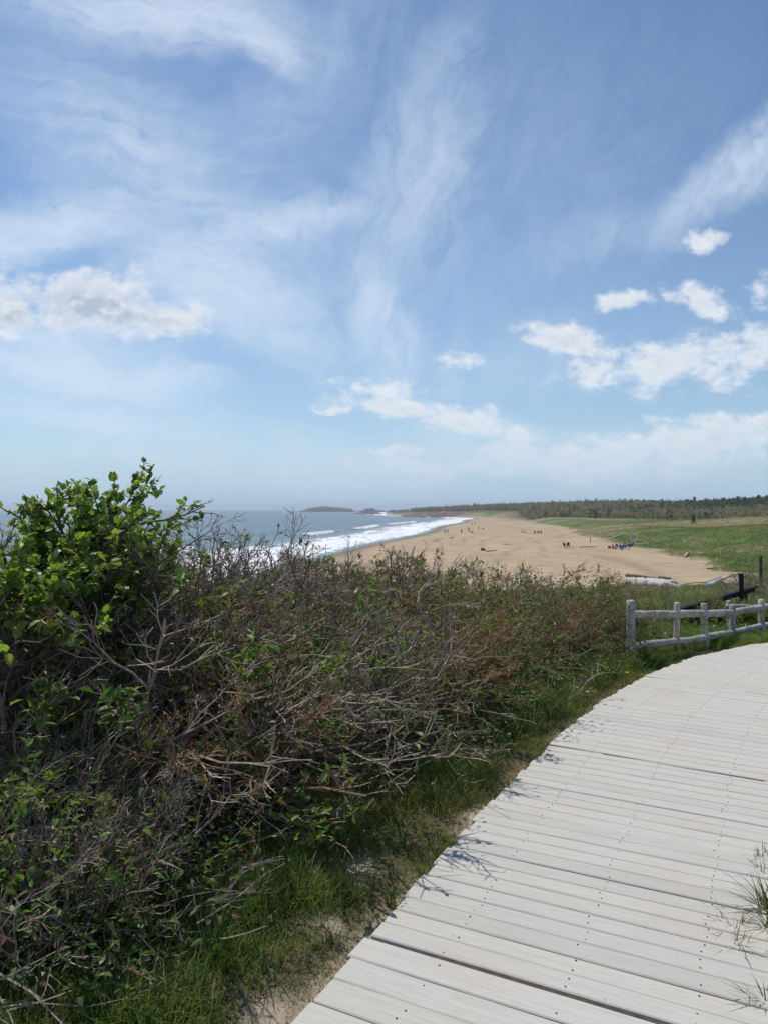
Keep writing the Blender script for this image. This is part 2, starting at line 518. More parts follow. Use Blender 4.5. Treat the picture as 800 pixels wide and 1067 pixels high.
# ------------------------------------------------------------------ sea
def sea_material():
    m, t, bs, out = new_mat('sea_water_and_foam')
    p = wpos(t)
    foam = t.node('ShaderNodeSeparateColor'); t.l.new(attr(t), foam.inputs[0])
    f0 = foam.outputs[0]; depth = foam.outputs[1]
    q = t.mapping(p, rot=(0, 0, R(9.6)))            # across / along the shore
    st = t.noise(t.mapping(q, sc=(1.0, .28, 1)), .55, 6, .68, .5)
    fine = t.noise(q, 2.4, 4, .7)
    v = t.math('ADD', f0, t.math('ADD', t.math('MULTIPLY', t.math('SUBTRACT', st, .5), 1.7), t.math('MULTIPLY', t.math('SUBTRACT', fine, .5), .5)))
    fm = t.math('MULTIPLY', t.ramp(v, .34, .78), t.ramp(f0, .02, .14))
    deepc = t.mix(depth, (.017, .045, .062), (.075, .115, .105))
    deepc = t.vmath('SCALE', deepc, c=t.ramp(t.noise(t.mapping(q, sc=(.05, .016, 1)), 1.0, 4), .3, .7, .7, 1.35, False))
    t.l.new(t.mix(fm, deepc, (.80, .81, .80)), bs.inputs['Base Color'])
    t.l.new(t.math('ADD', .22, t.math('MULTIPLY', fm, .6)), bs.inputs['Roughness'])
    bs.inputs['IOR'].default_value = 1.33
    w1 = t.noise(t.mapping(q, sc=(.22, .10, 1)), 1.0, 6, .62, .4)
    w2 = t.noise(t.mapping(q, sc=(.035, .013, 1)), 1.0, 5, .6)
    h = t.math('ADD', t.math('MULTIPLY', w1, 1.1), t.math('ADD', t.math('MULTIPLY', w2, 3.0), t.math('MULTIPLY', fm, .12)))
    bump(t, bs, h, .55, 1.0)
    return m
def build_sea():
    U = np.concatenate([-np.geomspace(8500, 130, 60), np.arange(-128, 16, .75)])
    Vv = np.concatenate([np.linspace(-9000, -300, 20), np.linspace(-250, 60, 40), np.arange(64, 420, 2.0), np.arange(424, 900, 5), np.geomspace(910, 9000, 40)])
    UU, YY = np.meshgrid(U, Vv, indexing='ij')
    wl = waterline(np.clip(YY, 0, 1200))
    X = UU + np.where(YY < 0, 0.17 * (YY - 217), wl)
    n = fbm(X / 11., YY / 26., 71, 4)
    Z = SEA + .18 * np.sin(UU / 5.5 + 3 * n) * sst(-1500, -20, UU) * (1 - sst(-6, 4, UU))
    foam = np.zeros_like(Z)
    # wash between the breakers and the sand
    wash = sst(-38 - 14 * (fbm(YY / 33., UU * 0, 73, 3) - .4), -16, UU) * (1 - sst(-3.5, 1.0 + 2 * n, UU))
    foam = np.maximum(foam, wash * (.56 + .42 * fbm(X / 6., YY / 20., 75, 4)))
    for u0, hgt, per, sd, thr in ((-11, .35, 30, 1, .42), (-23, .8, 34, 2, .46), (-36, .9, 40, 3, .55), (-62, .7, 52, 4, .74)):
        mask = sst(thr, thr + .14, vnoise(YY / per, UU * 0 + 3.3, 80 + sd))
        uu = UU - u0 - 5 * (vnoise(YY / 47., UU * 0, 90 + sd) - .5)
        prof = np.where(uu > 0, np.exp(-(uu / 1.1) ** 2), np.exp(-(uu / 3.6) ** 2))
        Z = Z + hgt * prof * (.3 + .7 * mask)
        foam = np.maximum(foam, mask * np.exp(-((uu + 0.2) / 2.3) ** 2) * 1.1)
        foam = np.maximum(foam, mask * np.where(uu < 0, np.exp(uu / 6.), 0) * .42)
    # broken water round the far rocks
    foam = np.maximum(foam, .75 * np.exp(-(((X - 12) / 22.) ** 2 + ((YY - 1000) / 40.) ** 2)))
    shallow = sst(-70, -8, UU)
    C = np.stack([foam, shallow, foam * 0], -1)
    V = np.stack([X, YY, Z], -1).reshape(-1, 3)
    K, N = X.shape
    idx = np.arange(K * N).reshape(K, N)
    F = np.stack([idx[:-1, :-1], idx[1:, :-1], idx[1:, 1:], idx[:-1, 1:]], -1).reshape(-1, 4)
    o = MB().add(V, [F], C.reshape(-1, 3)).build('sea', sea_material(), smooth=True)
    tag(o, kind='structure')
build_sea()

# ------------------------------------------------------------------ far rocks, islands
M_ISLE = mat_plain('far_wooded_rock', (.055, .06, .05), .95, .05, .5)
M_ROCK = mat_plain('far_ledge_rock', (.17, .125, .105), .95, .08, .45)
def mound(name, x0, x1, D, prof, depth, mat, z0=SEA - 1.5, seed=3, rough=.25, n=70):
    """a low island: a ridge profile (list of t, height above the sea) with depth"""
    t = np.linspace(0, 1, n); s = np.linspace(-1, 1, 17)
    h = np.interp(t, [q[0] for q in prof], [q[1] for q in prof])
    xs = (x0 + (x1 - x0) * t - 400) / FPX * D
    T, S = np.meshgrid(t, s, indexing='ij')
    H = h[:, None] * (1 - S ** 2) ** .6
    X = np.broadcast_to(xs[:, None], T.shape); Y = D + S * depth
    H = H * (1 + rough * (fbm(X / (depth * .13), Y / (depth * .13), seed, 4) - .5) * 2)
    Z = np.maximum(SEA + H - 1.2, z0)
    idx = np.arange(T.size).reshape(T.shape)
    F = np.stack([idx[:-1, :-1], idx[1:, :-1], idx[1:, 1:], idx[:-1, 1:]], -1).reshape(-1, 4)
    V = np.stack([X, Y, Z], -1).reshape(-1, 3)
    o = MB().add(V, [F]).build(name, mat)
    return tag(o, kind='structure')
mound('island', 313, 370, 3000, [(0, 0), (.08, 8), (.2, 17), (.45, 22), (.7, 18), (.93, 13), (1, 0)], 120, M_ISLE, seed=4)
mound('island', 372, 404, 2600, [(0, 0), (.12, 5), (.3, 13), (.5, 14), (.7, 6), (.85, 7), (1, 0)], 70, M_ISLE, seed=6, rough=.4)
mound('island', 401, 432, 2300, [(0, 0), (.2, 9), (.4, 7), (.6, 10), (.8, 9), (1, 3)], 60, M_ISLE, seed=9, rough=.5)
mound('rock_ledge', 364, 402, 1500, [(0, 0), (.2, 3), (.5, 5), (.8, 4), (1, 0)], 14, M_ROCK, seed=12, rough=.5)
mound('rock_ledge', 414, 505, 980, [(0, 0), (.1, 4.5), (.3, 6.0), (.5, 7.5), (.75, 7), (1, 3)], 40, M_ROCK, seed=14, rough=.5)
mound('rock_ledge', 424, 470, 900, [(0, 0), (.3, 2.5), (.6, 3.5), (1, 0)], 10, M_ROCK, seed=17, rough=.6)

# ------------------------------------------------------------------ far wood
def build_forest():
    n = 26000
    a = rng.uniform(.02, .80, n)
    D = hill_D(a)
    f = np.sqrt(rng.uniform(.43 ** 2, 1.12 ** 2, n))
    rr = f * D
    X = a * rr / np.sqrt(1 + a * a); Y = rr / np.sqrt(1 + a * a)
    _, u = base_terrain(X, Y)
    g = fbm(X / 60., Y / 60., 101, 3)
    ok = (u > 48) & (rng.uniform(size=n) < sst(.48, .60, f + .10 * (g - .5)) + .0)
    X, Y, f, g, a = X[ok], Y[ok], f[ok], g[ok], a[ok]
    n = len(X)
    Z = terrain(X, Y)
    con = rng.uniform(size=n) < np.clip(.015 + (.10 + .45 * sst(.30, .45, a)) * sst(.50, .66, g), 0, 1)
    H = np.where(con, rng.uniform(6.5, 9.0, n), rng.uniform(5.0, 6.4, n)) * (.6 + .4 * sst(.5, .75, f))
    Wd = np.where(con, rng.uniform(1.3, 2.0, n), rng.uniform(1.8, 3.2, n))
    pal = np.array([[.225, .195, .165], [.24, .21, .175], [.205, .19, .15], [.205, .21, .15], [.25, .21, .175]])  # crown tones lightened and blued, so part of the haze is in the colour
    base = pal[rng.integers(0, 5, n)] * rng.uniform(.94, 1.06, (n, 1))
    base[con] = np.array([.075, .092, .065]) * rng.uniform(.8, 1.3, (con.sum(), 1))
    m = 18
    t = rng.uniform(.12, 1.0, (n, m))
    rad = np.where(con[:, None], (1.05 - t), np.sqrt(np.clip(1 - (2 * t - 1) ** 2, 0.05, 1))) * rng.uniform(.3, 1.0, (n, m)) * Wd[:, None]
    th = rng.uniform(0, 2 * PI, (n, m))
    c = np.stack([X[:, None] + rad * np.cos(th), Y[:, None] + rad * np.sin(th), Z[:, None] + t * H[:, None]], -1)
    sz = rng.uniform(.55, 1.25, (n, m, 1, 1))
    tri = c[:, :, None] + rng.normal(size=(n, m, 3, 3)) * sz * .62
    # a stem under every crown
    V = tri.reshape(-1, 3)
    F = np.arange(len(V)).reshape(-1, 3)
    Cc = np.repeat(base, m * 3, 0)
    S = np.stack([X, Y, Z - .3], 1); P = np.stack([S, S + np.array([0, 0, 1.]) * (H * .75)[:, None]], 1)
    mb = MB().add(V, [F], Cc)
    tv, tf = tubes(P, np.broadcast_to(np.array([.16, .07]), (n, 2)), 3)
    mb.add(tv, tf, (.07, .055, .045))
    o = mb.build('distant_forest', mat_leaf('far_wood_crown', .48, .9, .1, .05))
    tag(o, kind='stuff')
build_forest()

# ------------------------------------------------------------------ pines one can tell apart on the skyline
M_PINE = mat_leaf('pine_needles', .1, .7, .3, .15)
M_TRUNK = mat_bark('pine_bark', 6)
def make_pine(seed, H, W):
    r_ = np.random.default_rng(seed)
    root = empty('pine_tree')
    P = np.array([[[0, 0, -.4], [.1, 0, H * .4], [.05, .1, H * .75], [0, 0, H * .97]]])
    v, f = tubes(P, np.array([[.26, .2, .11, .03]]), 7)
    MB().add(v, f, (.085, .065, .05)).build('trunk', M_TRUNK, root, True)
    n = 620
    t = r_.uniform(.02, 1.0, n) ** .9
    rad = W * (1.04 - t) ** .8 * r_.uniform(.15, 1, n) ** .6 * (.75 + .35 * np.sin(t * 40 + r_.uniform(0, 6)))
    th = r_.uniform(0, 2 * PI, n)
    c = np.stack([rad * np.cos(th), rad * np.sin(th), t * H - .12 * rad], -1)
    tri = c[:, None] + r_.normal(size=(n, 3, 3)) * np.array([.36, .36, .2])
    col = np.array([.030, .045, .028]) * r_.uniform(.7, 1.4, (n, 1))
    MB().add(tri.reshape(-1, 3), [np.arange(n * 3).reshape(-1, 3)], np.repeat(col, 3, 0)).build('crown', M_PINE, root)
    return root
pines = [make_pine(1, 10, 2.4), make_pine(2, 10, 1.8), make_pine(3, 10, 3.0)]
# px, distance as a share of the ridge's, height, prototype, label
pl = [(487, .93, 11, 0, 'dark pine on the far left end of the wooded shore above the beach'),
      (494, .92, 14, 2, 'broad dark pine beside the sea end of the wooded shore'),
      (498, .92, 12, 0, 'dark pine just right of the broad one by the far end of the beach'),
      (506, .90, 10, 1, 'narrow dark pine over the point where the sand ends'),
      (515, .90, 11, 2, 'rounded pine standing behind the far tip of the beach'),
      (655, .97, 9, 1, 'small pine poking above the middle of the wooded ridge'),
      (692, .93, 9, 1, 'thin pine on the skyline left of the tall spire-like one'),
      (708, .90, 9, 2, 'low broad pine on the skyline behind the green dune'),
      (715, .93, 12, 0, 'medium dark pine on the skyline left of the tallest spire'),
      (723, .90, 15, 1, 'tallest spire-shaped pine on the ridge skyline'),
      (737, .93, 10, 0, 'short pine on the ridge just right of the tallest spire'),
      (745, .88, 12, 2, 'bushy dark pine on the ridge above the straw-coloured dune'),
      (752, .93, 13, 1, 'slender pine on the ridge above the straw-coloured dune'),
      (760, .90, 12, 0, 'dark pine in the ridge row over the dune hollow'),
      (768, .90, 14, 2, 'big full pine in the ridge row above the dark railing post'),
      (776, .92, 12, 1, 'thin pine to the right of the big full ridge pine'),
      (783, .88, 12, 0, 'pine near the right end of the ridge row, medium height'),
      (790, .90, 14, 2, 'wide pine second from the right end of the ridge row'),
      (798, .90, 13, 0, 'last pine at the right end of the ridge row')]
used = set()
for px, sh, H, k, lab in pl:
    a = (px - 400) / FPX; d = float(hill_D(a)) * sh / math.sqrt(1 + a * a)
    o = pines[k] if k not in used else copy_tree(pines[k])
    used.add(k)
    o.location = (a * d, d, ground_z(a * d, d) - .2)
    s = H / 10. * .70; o.scale = (s * 1.35, s * 1.35, s); o.rotation_euler.z = random.uniform(0, 6)
    tag(o, lab, 'pine tree', 'pines along the wooded ridge')
# the single round evergreen in front of the wood
q = at(722, 545.5)
o = copy_tree(pines[2]); o.name = 'evergreen_tree'; o.location = q; s = 9.5 / FPX * q[1] / 10.; o.scale = (s * 1.5, s * 1.5, s); o.rotation_euler.z = 1
tag(o, 'lone round dark evergreen standing out in front of the brown wood', 'evergreen')
if 'group' in o: del o['group']

# ------------------------------------------------------------------ boardwalk
def plank_material():
    m, t, bs, out = new_mat('sun_bleached_plank')
    c = attr(t)
    v = objpos(t)
    g = t.noise(t.mapping(v, sc=(1.2, 26, 26)), 2.6, 6, .7, .3)
    g2 = t.noise(t.mapping(v, sc=(2, 90, 90)), 2.0, 3, .6)
    b = t.noise(v, 3.2, 5, .6)
    w = wpos(t)
    col = t.mix(t.ramp(g, .30, .66), (.462, .443, .398), (.530, .514, .468))
    col = t.mix(t.math('MULTIPLY', t.ramp(g2, .58, .72), .14), col, (.33, .31, .28))
    col = t.mix(t.math('MULTIPLY', t.ramp(b, .5, .8), .30), col, (.50, .44, .34))
    # blown sand lying in drifts on the boards
    s = t.noise(w, 1.1, 5, .62)
    sp = t.noise(w, 160, 2, .7)
    sf = t.math('MULTIPLY', t.ramp(s, .47, .70), t.ramp(sp, .36, .62))
    col = t.mix(t.math('MULTIPLY', sf, .55), col, (.47, .385, .28))
    # small dark specks and stains
    k = t.noise(w, 38, 3, .7)
    col = t.mix(t.math('MULTIPLY', t.ramp(k, .66, .74), .5), col, (.19, .17, .15))
    t.l.new(t.vmath('MULTIPLY', col, c), bs.inputs['Base Color'])
    bs.inputs['Roughness'].default_value = .88; bs.inputs['Specular IOR Level'].default_value = .25
    bump(t, bs, t.math('ADD', g, t.math('MULTIPLY', g2, .5)), .35, .004)
    return m
M_PLANK = plank_material()
M_NAIL = mat_plain('rusted_nail', (.055, .045, .04), .7, 200, .3)
M_JOIST = mat_plain('joist_and_gap_soil', (.085, .062, .045), .95, 20, .35)
walk = tag(empty('boardwalk'), kind='structure')
for pi, (S, hd, n, PITCH) in enumerate(panels):
    f = np.array([math.sin(R(hd)), math.cos(R(hd))]); rt = np.array([math.cos(R(hd)), -math.sin(R(hd))])
    cx, cy = S + f * n * PITCH * .5 + rt * WALK_W * .5
    c0 = S + rt * WALK_W * .5; c1 = c0 + f * n * PITCH
    z0 = float(near_dune(c0[0], c0[1])) + .055; z1 = float(near_dune(c1[0], c1[1])) + .055
    lift = [0, 0, .003, -.003, .003, -.002, .003, 0, 0, 0, 0, 0][pi]
    mb = MB()
    for k in range(n):
        yc = (k + .5) * PITCH
        wd = PITCH - random.choice([.003, .004, .004, .005, .005, .006, .009])
        xo = random.uniform(-.013, .013); ln = WALK_W + random.uniform(-.012, .012)
        dz = random.uniform(-.0012, .0012); rot = random.uniform(-.0022, .0022); cup = random.uniform(-.0015, .0025)
        ns = 13
        xs = np.linspace(0, ln, ns) + xo
        bow = random.uniform(-.003, .003)
        # cross-section of a plank with eased edges (local y, z)
        sec = np.array([[-wd / 2, -.036], [-wd / 2, -.005], [-wd / 2 + .0045, -.0006], [-wd / 4, cup * .6], [0, cup], [wd / 4, cup * .6], [wd / 2 - .0045, -.0006], [wd / 2, -.005], [wd / 2, -.036]])
        m_ = len(sec)
        tt = (xs - xo) / ln
        Xl = np.broadcast_to(xs[:, None], (ns, m_)).copy()
        wob = .0016 * (vnoise(xs * 6 + 31 * k + 7 * pi, xs * 0, 5) - .5)
        Yl = yc + sec[None, :, 0] + (rot * (xs - ln / 2) + bow * (1 - (2 * tt - 1) ** 2) + wob)[:, None]
        Zl = np.broadcast_to(sec[None, :, 1] + dz, (ns, m_)).copy()
        V = np.stack([Xl, Yl, Zl], -1)
        idx = np.arange(ns * m_).reshape(ns, m_)
        F = np.stack([idx[:-1, :-1], idx[1:, :-1], idx[1:, 1:], idx[:-1, 1:]], -1).reshape(-1, 4)
        ends = [idx[0].reshape(1, -1), idx[-1, ::-1].reshape(1, -1)]
        if k == 0 or random.random() < .9:
            a_ = random.uniform(0, .25) * WALK_W; b_ = random.uniform(.72, 1) * WALK_W
            V_, F_ = box(((a_ + b_) / 2, k * PITCH + .0005, -.024), (b_ - a_, .013 if k else .026, random.uniform(.012, .030) if k else .034), random.uniform(-.001, .001))  # brown soil strip filling the gap before the plank
            mb.add(V_, [F_], mi=2)
        tone = random.choice([random.uniform(.975, 1.025)] * 8 + [random.uniform(.92, .96)]); warm = random.uniform(.0, .02)
        mb.add(V.reshape(-1, 3), [F] + ends, (tone * (1 + warm), tone, tone * (1 - 1.4 * warm)))
        for xn in (.30, .72, 1.13):
            for dy in (-.026, .026):
                if random.random() < .74:
                    x_ = xn + random.uniform(-.012, .012); y_ = yc + dy + random.uniform(-.007, .007); rn = random.uniform(.0024, .0040)
                    th = np.arange(7) * 2 * PI / 7
                    Vn = np.concatenate([np.stack([x_ + rn * np.cos(th), y_ + rn * np.sin(th), np.full(7, dz + cup * .7 - .003)], 1), np.stack([x_ + rn * np.cos(th), y_ + rn * np.sin(th), np.full(7, dz + cup * .7 + .0016)], 1)])
                    i7 = np.arange(7); Fn = np.stack([i7, (i7 + 1) % 7, 7 + (i7 + 1) % 7, 7 + i7], 1)
                    mb.add(Vn, [Fn, (7 + i7).reshape(1, -1)], mi=1)
    for xn in (.30, .72, 1.13):
        V, F = box((xn, n * PITCH / 2, -.038 - .045), (.05, n * PITCH, .09))
        mb.add(V, [F], mi=2)
    o = mb.build('deck_panel', [M_PLANK, M_NAIL, M_JOIST], walk)
    o.location = (S[0], S[1], z0 + lift)
    o.rotation_euler = (math.atan2(z1 - z0, n * PITCH), 0, -R(hd))

# ------------------------------------------------------------------ log fence beside the walk
def fence(name, posts, rails, label, group=None):
    """posts: (x, y, z_base, z_top, radius, lean); rails: lists of points"""
    b = posts[0]
    root = empty(name, (b[0], b[1], b[2]))
    tag(root, label, 'fence', group)
    o0 = np.array([b[0], b[1], b[2]])
    for i, (x, y, zb, zt, r, ln) in enumerate(posts):
        p = np.array([[x, y, zb - .12], [x + ln * .5, y, (zb + zt) / 2], [x + ln, y, zt]]) - o0
        V, F = log_mesh(p, [r * 1.06, r, r * .96], 16, .07, i + 3)
        MB().add(V, F).build('post', M_FENCE, root, True)
    for i, (pts, rr) in enumerate(rails):
        V, F = log_mesh(np.array(pts) - o0, rr, 14, .10, i + 20)
        MB().add(V, F).build('rail', M_FENCE, root, True)
    return root
def post_at(px, pb, pt, r, ln=0.0):
    q = at(px, pb)
    zt = EYE + (530.8 - pt) / FPX * q[1]
    return (q[0], q[1], q[2], zt, r, ln)
FP = [post_at(656.5, 690, 626, .047, 0.0), post_at(704, 682, 628, .034, .012), post_at(734.5, 675, 629, .036, -.02), post_at(762, 666, 630, .042, .01), post_at(793, 662, 625, .043, -.005), post_at(846, 655, 622, .045, 0)]
def on(p, py, off=(0, 0)):
    return (p[0] + off[0], p[1] + off[1], EYE + (530.8 - py) / FPX * p[1])
up_y = [640.5, 640, 639.5, 638, 633, 628]; lo_y = [674, 668.5, 664, 659.5, 652, 647]
rails = []
for i in range(5):
    a, b = FP[i], FP[i + 1]
    dx, dy = b[0] - a[0], b[1] - a[1]; L = math.hypot(dx, dy); e = .03 / L
    for yy, r0 in ((up_y, .046), (lo_y, .042)):
        A = np.array(on(a, yy[i])); B = np.array(on(b, yy[i + 1]))
        mid = (A + B) / 2 + np.array([0, 0, random.uniform(-.012, .008)])
        rails.append(([A - (B - A) * e, mid, B + (B - A) * e], [r0 * random.uniform(.92, 1.05), r0, r0 * random.uniform(.85, 1.0)]))
fence('rail_fence', FP, rails, 'silvery log fence of short posts and two round rails curving along the boardwalk')
G = [post_at(759, 661, 626, .036), ]
g0 = G[0]
g1 = (g0[0] + 1.05, g0[1] + .55, ground_z(g0[0] + 1.05, g0[1] + .55), g0[3] - .02, .04, 0)
G.append(g1)
g2 = (g0[0] + 2.1, g0[1] + .8, ground_z(g0[0] + 2.1, g0[1] + .8), g0[3] - .03, .04, 0)
G.append(g2)
# second line of fence, just behind the first
G = [(p[0] * 1.09, p[1] * 1.09, ground_z(p[0] * 1.09, p[1] * 1.09), EYE + (530.8 - 626) / FPX * p[1] * 1.09, p[4], 0) for p in G]
rl = []
for i in range(2):
    A = np.array(on(G[i], 631.5)); B = np.array(on(G[i + 1], 633))
    rl.append(([A - (B - A) * .03, (A + B) / 2, B + (B - A) * .03], [.034, .033, .03]))
    A = np.array(on(G[i], 652)); B = np.array(on(G[i + 1], 654))
    rl.append(([A - (B - A) * .03, (A + B) / 2, B + (B - A) * .03], [.034, .033, .03]))
fence('rail_fence', G, rl, 'second log fence behind, its thin top rail between the last two near posts')

# ------------------------------------------------------------------ dark railing going down to the beach
def railing():
    d = 13.0
    W = lambda px, py, dd=d: np.array([(px - 400) / FPX * dd, dd, EYE + (530.8 - py) / FPX * dd])
    A = W(706, 635, 11.6); B = W(768, 616.5, 13.2); Cc = W(786, 611.5, 13.6)
    root = empty('beach_railing', tuple(A))
    tag(root, 'dark stained timber railing sloping down behind the log fence', 'railing')
    def beam(name, p, q, h, w, off=0):
        p = p - A; q = q - A
        L = np.linalg.norm(q - p); V, F = box((L / 2, 0, off), (L, w, h))
        x = nrm(q - p); y = nrm(np.cross([0, 0, 1.], x)); z = np.cross(x, y)
        V = V[:, :1] * x + V[:, 1:2] * y + V[:, 2:3] * z + p
        o = MB().add(V, [F]).build(name, M_DARKWOOD, root)
        b = o.modifiers.new('edge', 'BEVEL'); b.width = .006; b.segments = 2
        return o
    beam('handrail', A, Cc, .034, .10)
    beam('rail_board', A + np.array([0, .02, -.052]), Cc + np.array([0, .02, -.052]), .07, .035)
    for px, top, w in ((721, None, .05), (743, None, .05), (757, None, .05), (767, 597, .07), (777, None, .055)):
        t = (px - 706) / (786 - 706.)
        P = A + (Cc - A) * t
        gz = ground_z(P[0], P[1])
        zt = P[2] - .03 if top is None else EYE + (530.8 - top) / FPX * P[1]
        V, F = box((0, 0, (gz - .15 + zt) / 2), (w, w, zt - gz + .15), -.3)
        off = np.array([0, .07, 0]) if top is None else np.array([0, -.09, 0])
        o = MB().add(V + np.array([P[0], P[1], 0]) + off - A, [F]).build('post', M_DARKWOOD, root)
        b = o.modifiers.new('edge', 'BEVEL'); b.width = .006; b.segments = 2
railing()
# pale post leaning on the dark one, and a far single post
q = at(773, 634)
def post_thing(name, px, d, ytop, r, label, mat, lean=0.0):
    x = (px - 400) / FPX * d; gz = ground_z(x, d); zt = EYE + (530.8 - ytop) / FPX * d
    V, F = log_mesh([[0, 0, -.2], [lean * .5, 0, (zt - gz) / 2], [lean, 0, zt - gz]], [r * 1.05, r, r * .9], 12, .08, int(px))
    o = MB().add(V, F).build(name, mat, smooth=True, loc=(x, d, gz))
    return tag(o, label, 'post')
post_thing('marker_post', 772.0, 13.35, 597.5, .045, 'pale weathered post standing right behind the tall dark railing post', M_FENCE)
post_thing('marker_post', 792, 24, 579, .05, 'lone dark post among brown shrubs at the right edge', M_DRIFTDARK)

# ------------------------------------------------------------------ shrubs
GREY = np.array([.245, .196, .160]); BROWN = np.array([.25, .15, .10]); RUST = np.array([.17, .085, .05])
LG = np.array([.15, .235, .048]); LD = np.array([.060, .125, .028])
def twig_cols(n, k, base, var=.35):
    return np.repeat(base * rng.uniform(1 - var, 1 + var, (n, 1)), k, 0)
def make_shrub(name, kind, seed, stems=13, height=1.0, spread=.55, lean=(.10, 0, 0)):
    global rng
    keep = rng; rng = np.random.default_rng(seed)
    root = empty(name)
    mb = MB()
    base = {'grey': GREY, 'rust': BROWN, 'green': BROWN * .8 + GREY * .2, 'tall': GREY * .85}[kind]
    az = rng.uniform(0, 2 * PI, stems); ti = rng.uniform(.12, 1.0, stems) ** .8 * spread * 1.5
    D = np.stack([np.sin(ti) * np.cos(az), np.sin(ti) * np.sin(az), np.cos(ti)], 1) + np.array(lean)
    S = np.stack([.10 * np.cos(az), .10 * np.sin(az), np.full(stems, -.06)], 1) * rng.uniform(.4, 1.4, (stems, 1))
    L = height * rng.uniform(.7, 1.05, stems)
    P0 = grow(S, D, L, 7, .16, (.02, 0, .05))
    v, f = tubes(P0, taper(stems, 7, .0088, .0030), 5); mb.add(v, f, twig_cols(stems, 35, base, .3))
    P1, _ = branch(P0, 7, .75, .48, 5, .22, (.04, 0, .09), .18)
    n = len(P1); v, f = tubes(P1, taper(n, 5, .0038, .0018), 4); mb.add(v, f, twig_cols(n, 20, base * 1.05, .35))
    P2, _ = branch(P1, 5, .8, .52, 4, .25, (.03, 0, .10), .2)
    n = len(P2); v, f = tubes(P2, taper(n, 4, .0023, .0012), 3); mb.add(v, f, twig_cols(n, 12, base * 1.15, .4))
    P3, _ = branch(P2, 4, .8, .55, 3, .25, (.02, 0, .10), .2)
    n = len(P3); v, f = tubes(P3, taper(n, 3, .0016, .0009), 3); mb.add(v, f, twig_cols(n, 9, base * 1.25, .4))
    mb.build('branches', M_TWIG, root)
    lb = MB()
    if kind in ('rust', 'grey', 'tall'):
        dens = {'rust': .80, 'grey': .22, 'tall': .10}[kind]
        pick = rng.uniform(size=n) < dens
        tips = P3[pick]
        for rep in range(3 if kind == 'rust' else 1):
            k = rng.integers(1, 3, len(tips)); pos = tips[np.arange(len(tips)), k] + rng.normal(size=(len(tips), 3)) * .006
            D = nrm(tips[:, 2] - tips[:, 1]) + .6 * rng.normal(size=(len(tips), 3)) + np.array([0, 0, .2])
            pal = np.array([[.27, .125, .065], [.22, .14, .07], [.31, .18, .085], [.14, .17, .05]]) if kind == 'rust' else np.array([[.17, .075, .055], [.12, .13, .045], [.13, .07, .05]])
            col = pal[rng.integers(0, len(pal), len(tips))] * rng.uniform(.7, 1.3, (len(tips), 1))
            v, f, c = leaves(pos, D, rng.normal(size=pos.shape), rng.uniform(.010, .024, len(tips)), .5, .3, .1, col); lb.add(v, f, c)
        # a few green sprigs low down
        sel = rng.uniform(size=len(P2)) < (.16 if kind != 'tall' else .03)
        Q = P2[sel]
    else:
        sel = rng.uniform(size=len(P2)) < .55
        Q = P2[sel]
    sp = P1[rng.uniform(size=len(P1)) < {'grey': .10, 'rust': .10, 'green': .16, 'tall': .0}[kind]]
    if len(sp):
        i = np.repeat(np.arange(len(sp)), 34)
        t = rng.uniform(.35, 1, len(i)) * 4; k = np.minimum(t.astype(int), 3); ff = (t - k)[:, None]
        pos = sp[i, k] * (1 - ff) + sp[i, k + 1] * ff + .028 * rng.normal(size=(len(i), 3))
        D = nrm(.9 * rng.normal(size=pos.shape) + np.array([0, 0, .25])); Nn = nrm(np.array([0, 0, 1.]) + .5 * rng.normal(size=pos.shape))
        mixf = rng.uniform(size=(len(i), 1)); col = (np.array([.19, .28, .055]) * mixf + LD * 1.2 * (1 - mixf)) * rng.uniform(.75, 1.2, (len(sp), 1))[i]
        v, f, c = leaves(pos, D, Nn, rng.uniform(.020, .046, len(i)), .55, .3, .25, col); lb.add(v, f, c)
    rep = 7 if kind == 'green' else 6
    i = np.repeat(np.arange(len(Q)), rep)
    if len(i):
        t = rng.uniform(.3, 1, len(i)) * 3; k = np.minimum(t.astype(int), 2); ff = (t - k)[:, None]
        pos = Q[i, k] * (1 - ff) + Q[i, k + 1] * ff
        D = nrm(nrm(Q[i, k + 1] - Q[i, k]) * .5 + .8 * rng.normal(size=pos.shape) + np.array([0, 0, .25]))
        Nn = nrm(np.array([0, 0, 1.]) + .5 * rng.normal(size=pos.shape))
        mixf = rng.uniform(size=(len(i), 1))
        clump = rng.uniform(.65, 1.3, (len(Q), 1))[i]
        col = (LG * mixf + LD * (1 - mixf)) * clump
        yel = rng.uniform(size=len(i)) < .18; col[yel] = np.array([.15, .165, .04])
        v, f, c = leaves(pos, D, Nn, rng.uniform(.018, .040, len(i)), .5, .3, .25, col); lb.add(v, f, c)
    lb.build('leaves', M_GREEN, root)
    rng = keep
    return root

